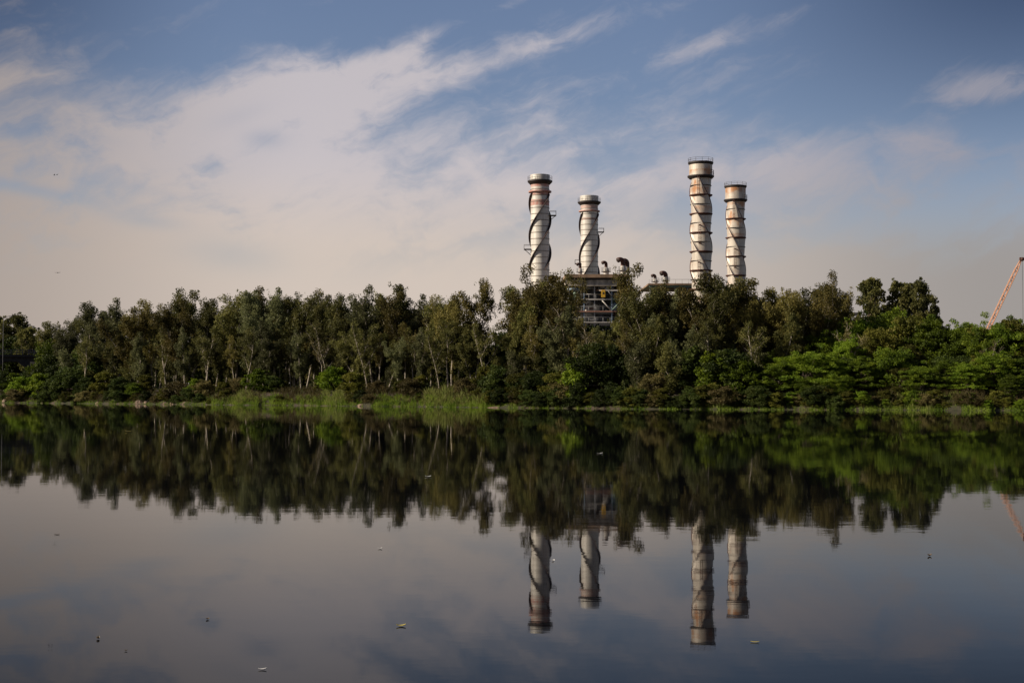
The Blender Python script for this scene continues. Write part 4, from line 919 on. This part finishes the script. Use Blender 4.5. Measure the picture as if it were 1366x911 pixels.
leaf_obj('floating_leaf', 76, 713, 0.07, 0.04, 0.2, 'leaf_brown', 0.006, 'dark leaf afloat below the reflected trees at far left', 'leaf', 'leaves afloat')
leaf_obj('floating_leaf', 277, 826, 0.03, 0.03, 1.0, 'leaf_brown', 0.008, 'small dark leaf afloat left of the yellow one', 'leaf', 'leaves afloat')
leaf_obj('floating_leaf', 1116, 725, 0.14, 0.02, 0.1, 'leaf_brown', 0.004, 'thin flat brown leaf afloat beside the chimney reflections', 'leaf', 'leaves afloat')
leaf_obj('plastic_scrap', 350, 893, 0.055, 0.022, 0.1, 'plastic', 0.007, 'white plastic scrap afloat near the bottom edge', 'litter', 'pale scraps afloat')
leaf_obj('plastic_scrap', 507, 732, 0.05, 0.03, 0.2, 'plastic', 0.010, 'small white scrap afloat just below the reflected treeline', 'litter', 'pale scraps afloat')
leaf_obj('plastic_scrap', 1007, 856.5, 0.065, 0.018, -0.2, 'leaf_yellow', 0.004, 'pale straw-coloured scrap afloat beside the tall cream chimney reflection', 'litter', 'pale scraps afloat')
leaf_obj('plastic_scrap', 738, 748, 0.035, 0.03, 0.7, 'plastic', 0.01, 'white speck afloat between the banded chimney reflections', 'litter', 'pale scraps afloat')
leaf_obj('plastic_scrap', 800, 605, 0.18, 0.1, 0.2, 'plastic', 0.02, 'white scrap afloat in the dark tree reflection under the boiler frame', 'litter', 'pale scraps afloat')
leaf_obj('plastic_scrap', 571, 636, 0.14, 0.08, 0.2, 'plastic', 0.02, 'white scrap afloat in the dark reflection left of the sky gap', 'litter', 'pale scraps afloat')
leaf_obj('plastic_scrap', 172, 576, 0.35, 0.3, 0.2, 'leaf_yellow', 0.05, 'yellowish scrap afloat in the dark reflection near the rocks', 'litter', 'pale scraps afloat')

def bird(px, py, Y, span, flap, rz, label):
    p = at(px, py, Y); root = empty('flying_bird', p, rz, label, 'bird', 'birds in flight'); root.rotation_euler = (0, 0.1, rz)
    b_ = MB(); k = span
    b_.tube([(-0.28 * k, 0, 0), (-0.16 * k, 0, 0.005 * k), (0, 0, 0), (0.13 * k, 0, 0.01 * k), (0.19 * k, 0, 0.02 * k), (0.24 * k, 0, 0.01 * k)], [0.035 * k, 0.04 * k, 0.06 * k, 0.05 * k, 0.035 * k, 0.004 * k], 8)
    for s_ in (-1, 1):
        pts = [(0.08, 0.03, 0.02), (0.10, 0.26, 0.02 + flap * .6), (0.02, 0.5, 0.02 + flap), (-0.04, 0.46, 0.018 + flap), (-0.07, 0.24, 0.018 + flap * .6), (-0.09, 0.03, 0.01)]
        top = [(x_ * k, s_ * y_ * k, z_ * k) for x_, y_, z_ in pts]; bot = [(x_, y_, z_ - 0.012 * k) for x_, y_, z_ in top]
        b_.add(top + bot, [(0, 1, 4, 5), (1, 2, 3, 4), (11, 10, 7, 6), (10, 9, 8, 7)] + [(i, (i + 1) % 6, (i + 1) % 6 + 6, i + 6) for i in range(6)])
    b_.build('body', M['feather'], root)
bird(72.5, 234, 160, 0.45, 0.25, 0.4, 'small dark bird in flight, left one of a close pair')
bird(76, 233.5, 158, 0.42, 0.18, 1.0, 'small dark bird in flight, right one of a close pair')
bird(77, 364, 170, 0.75, 0.05, 1.5, 'dark bird gliding low on spread wings over the far trees')
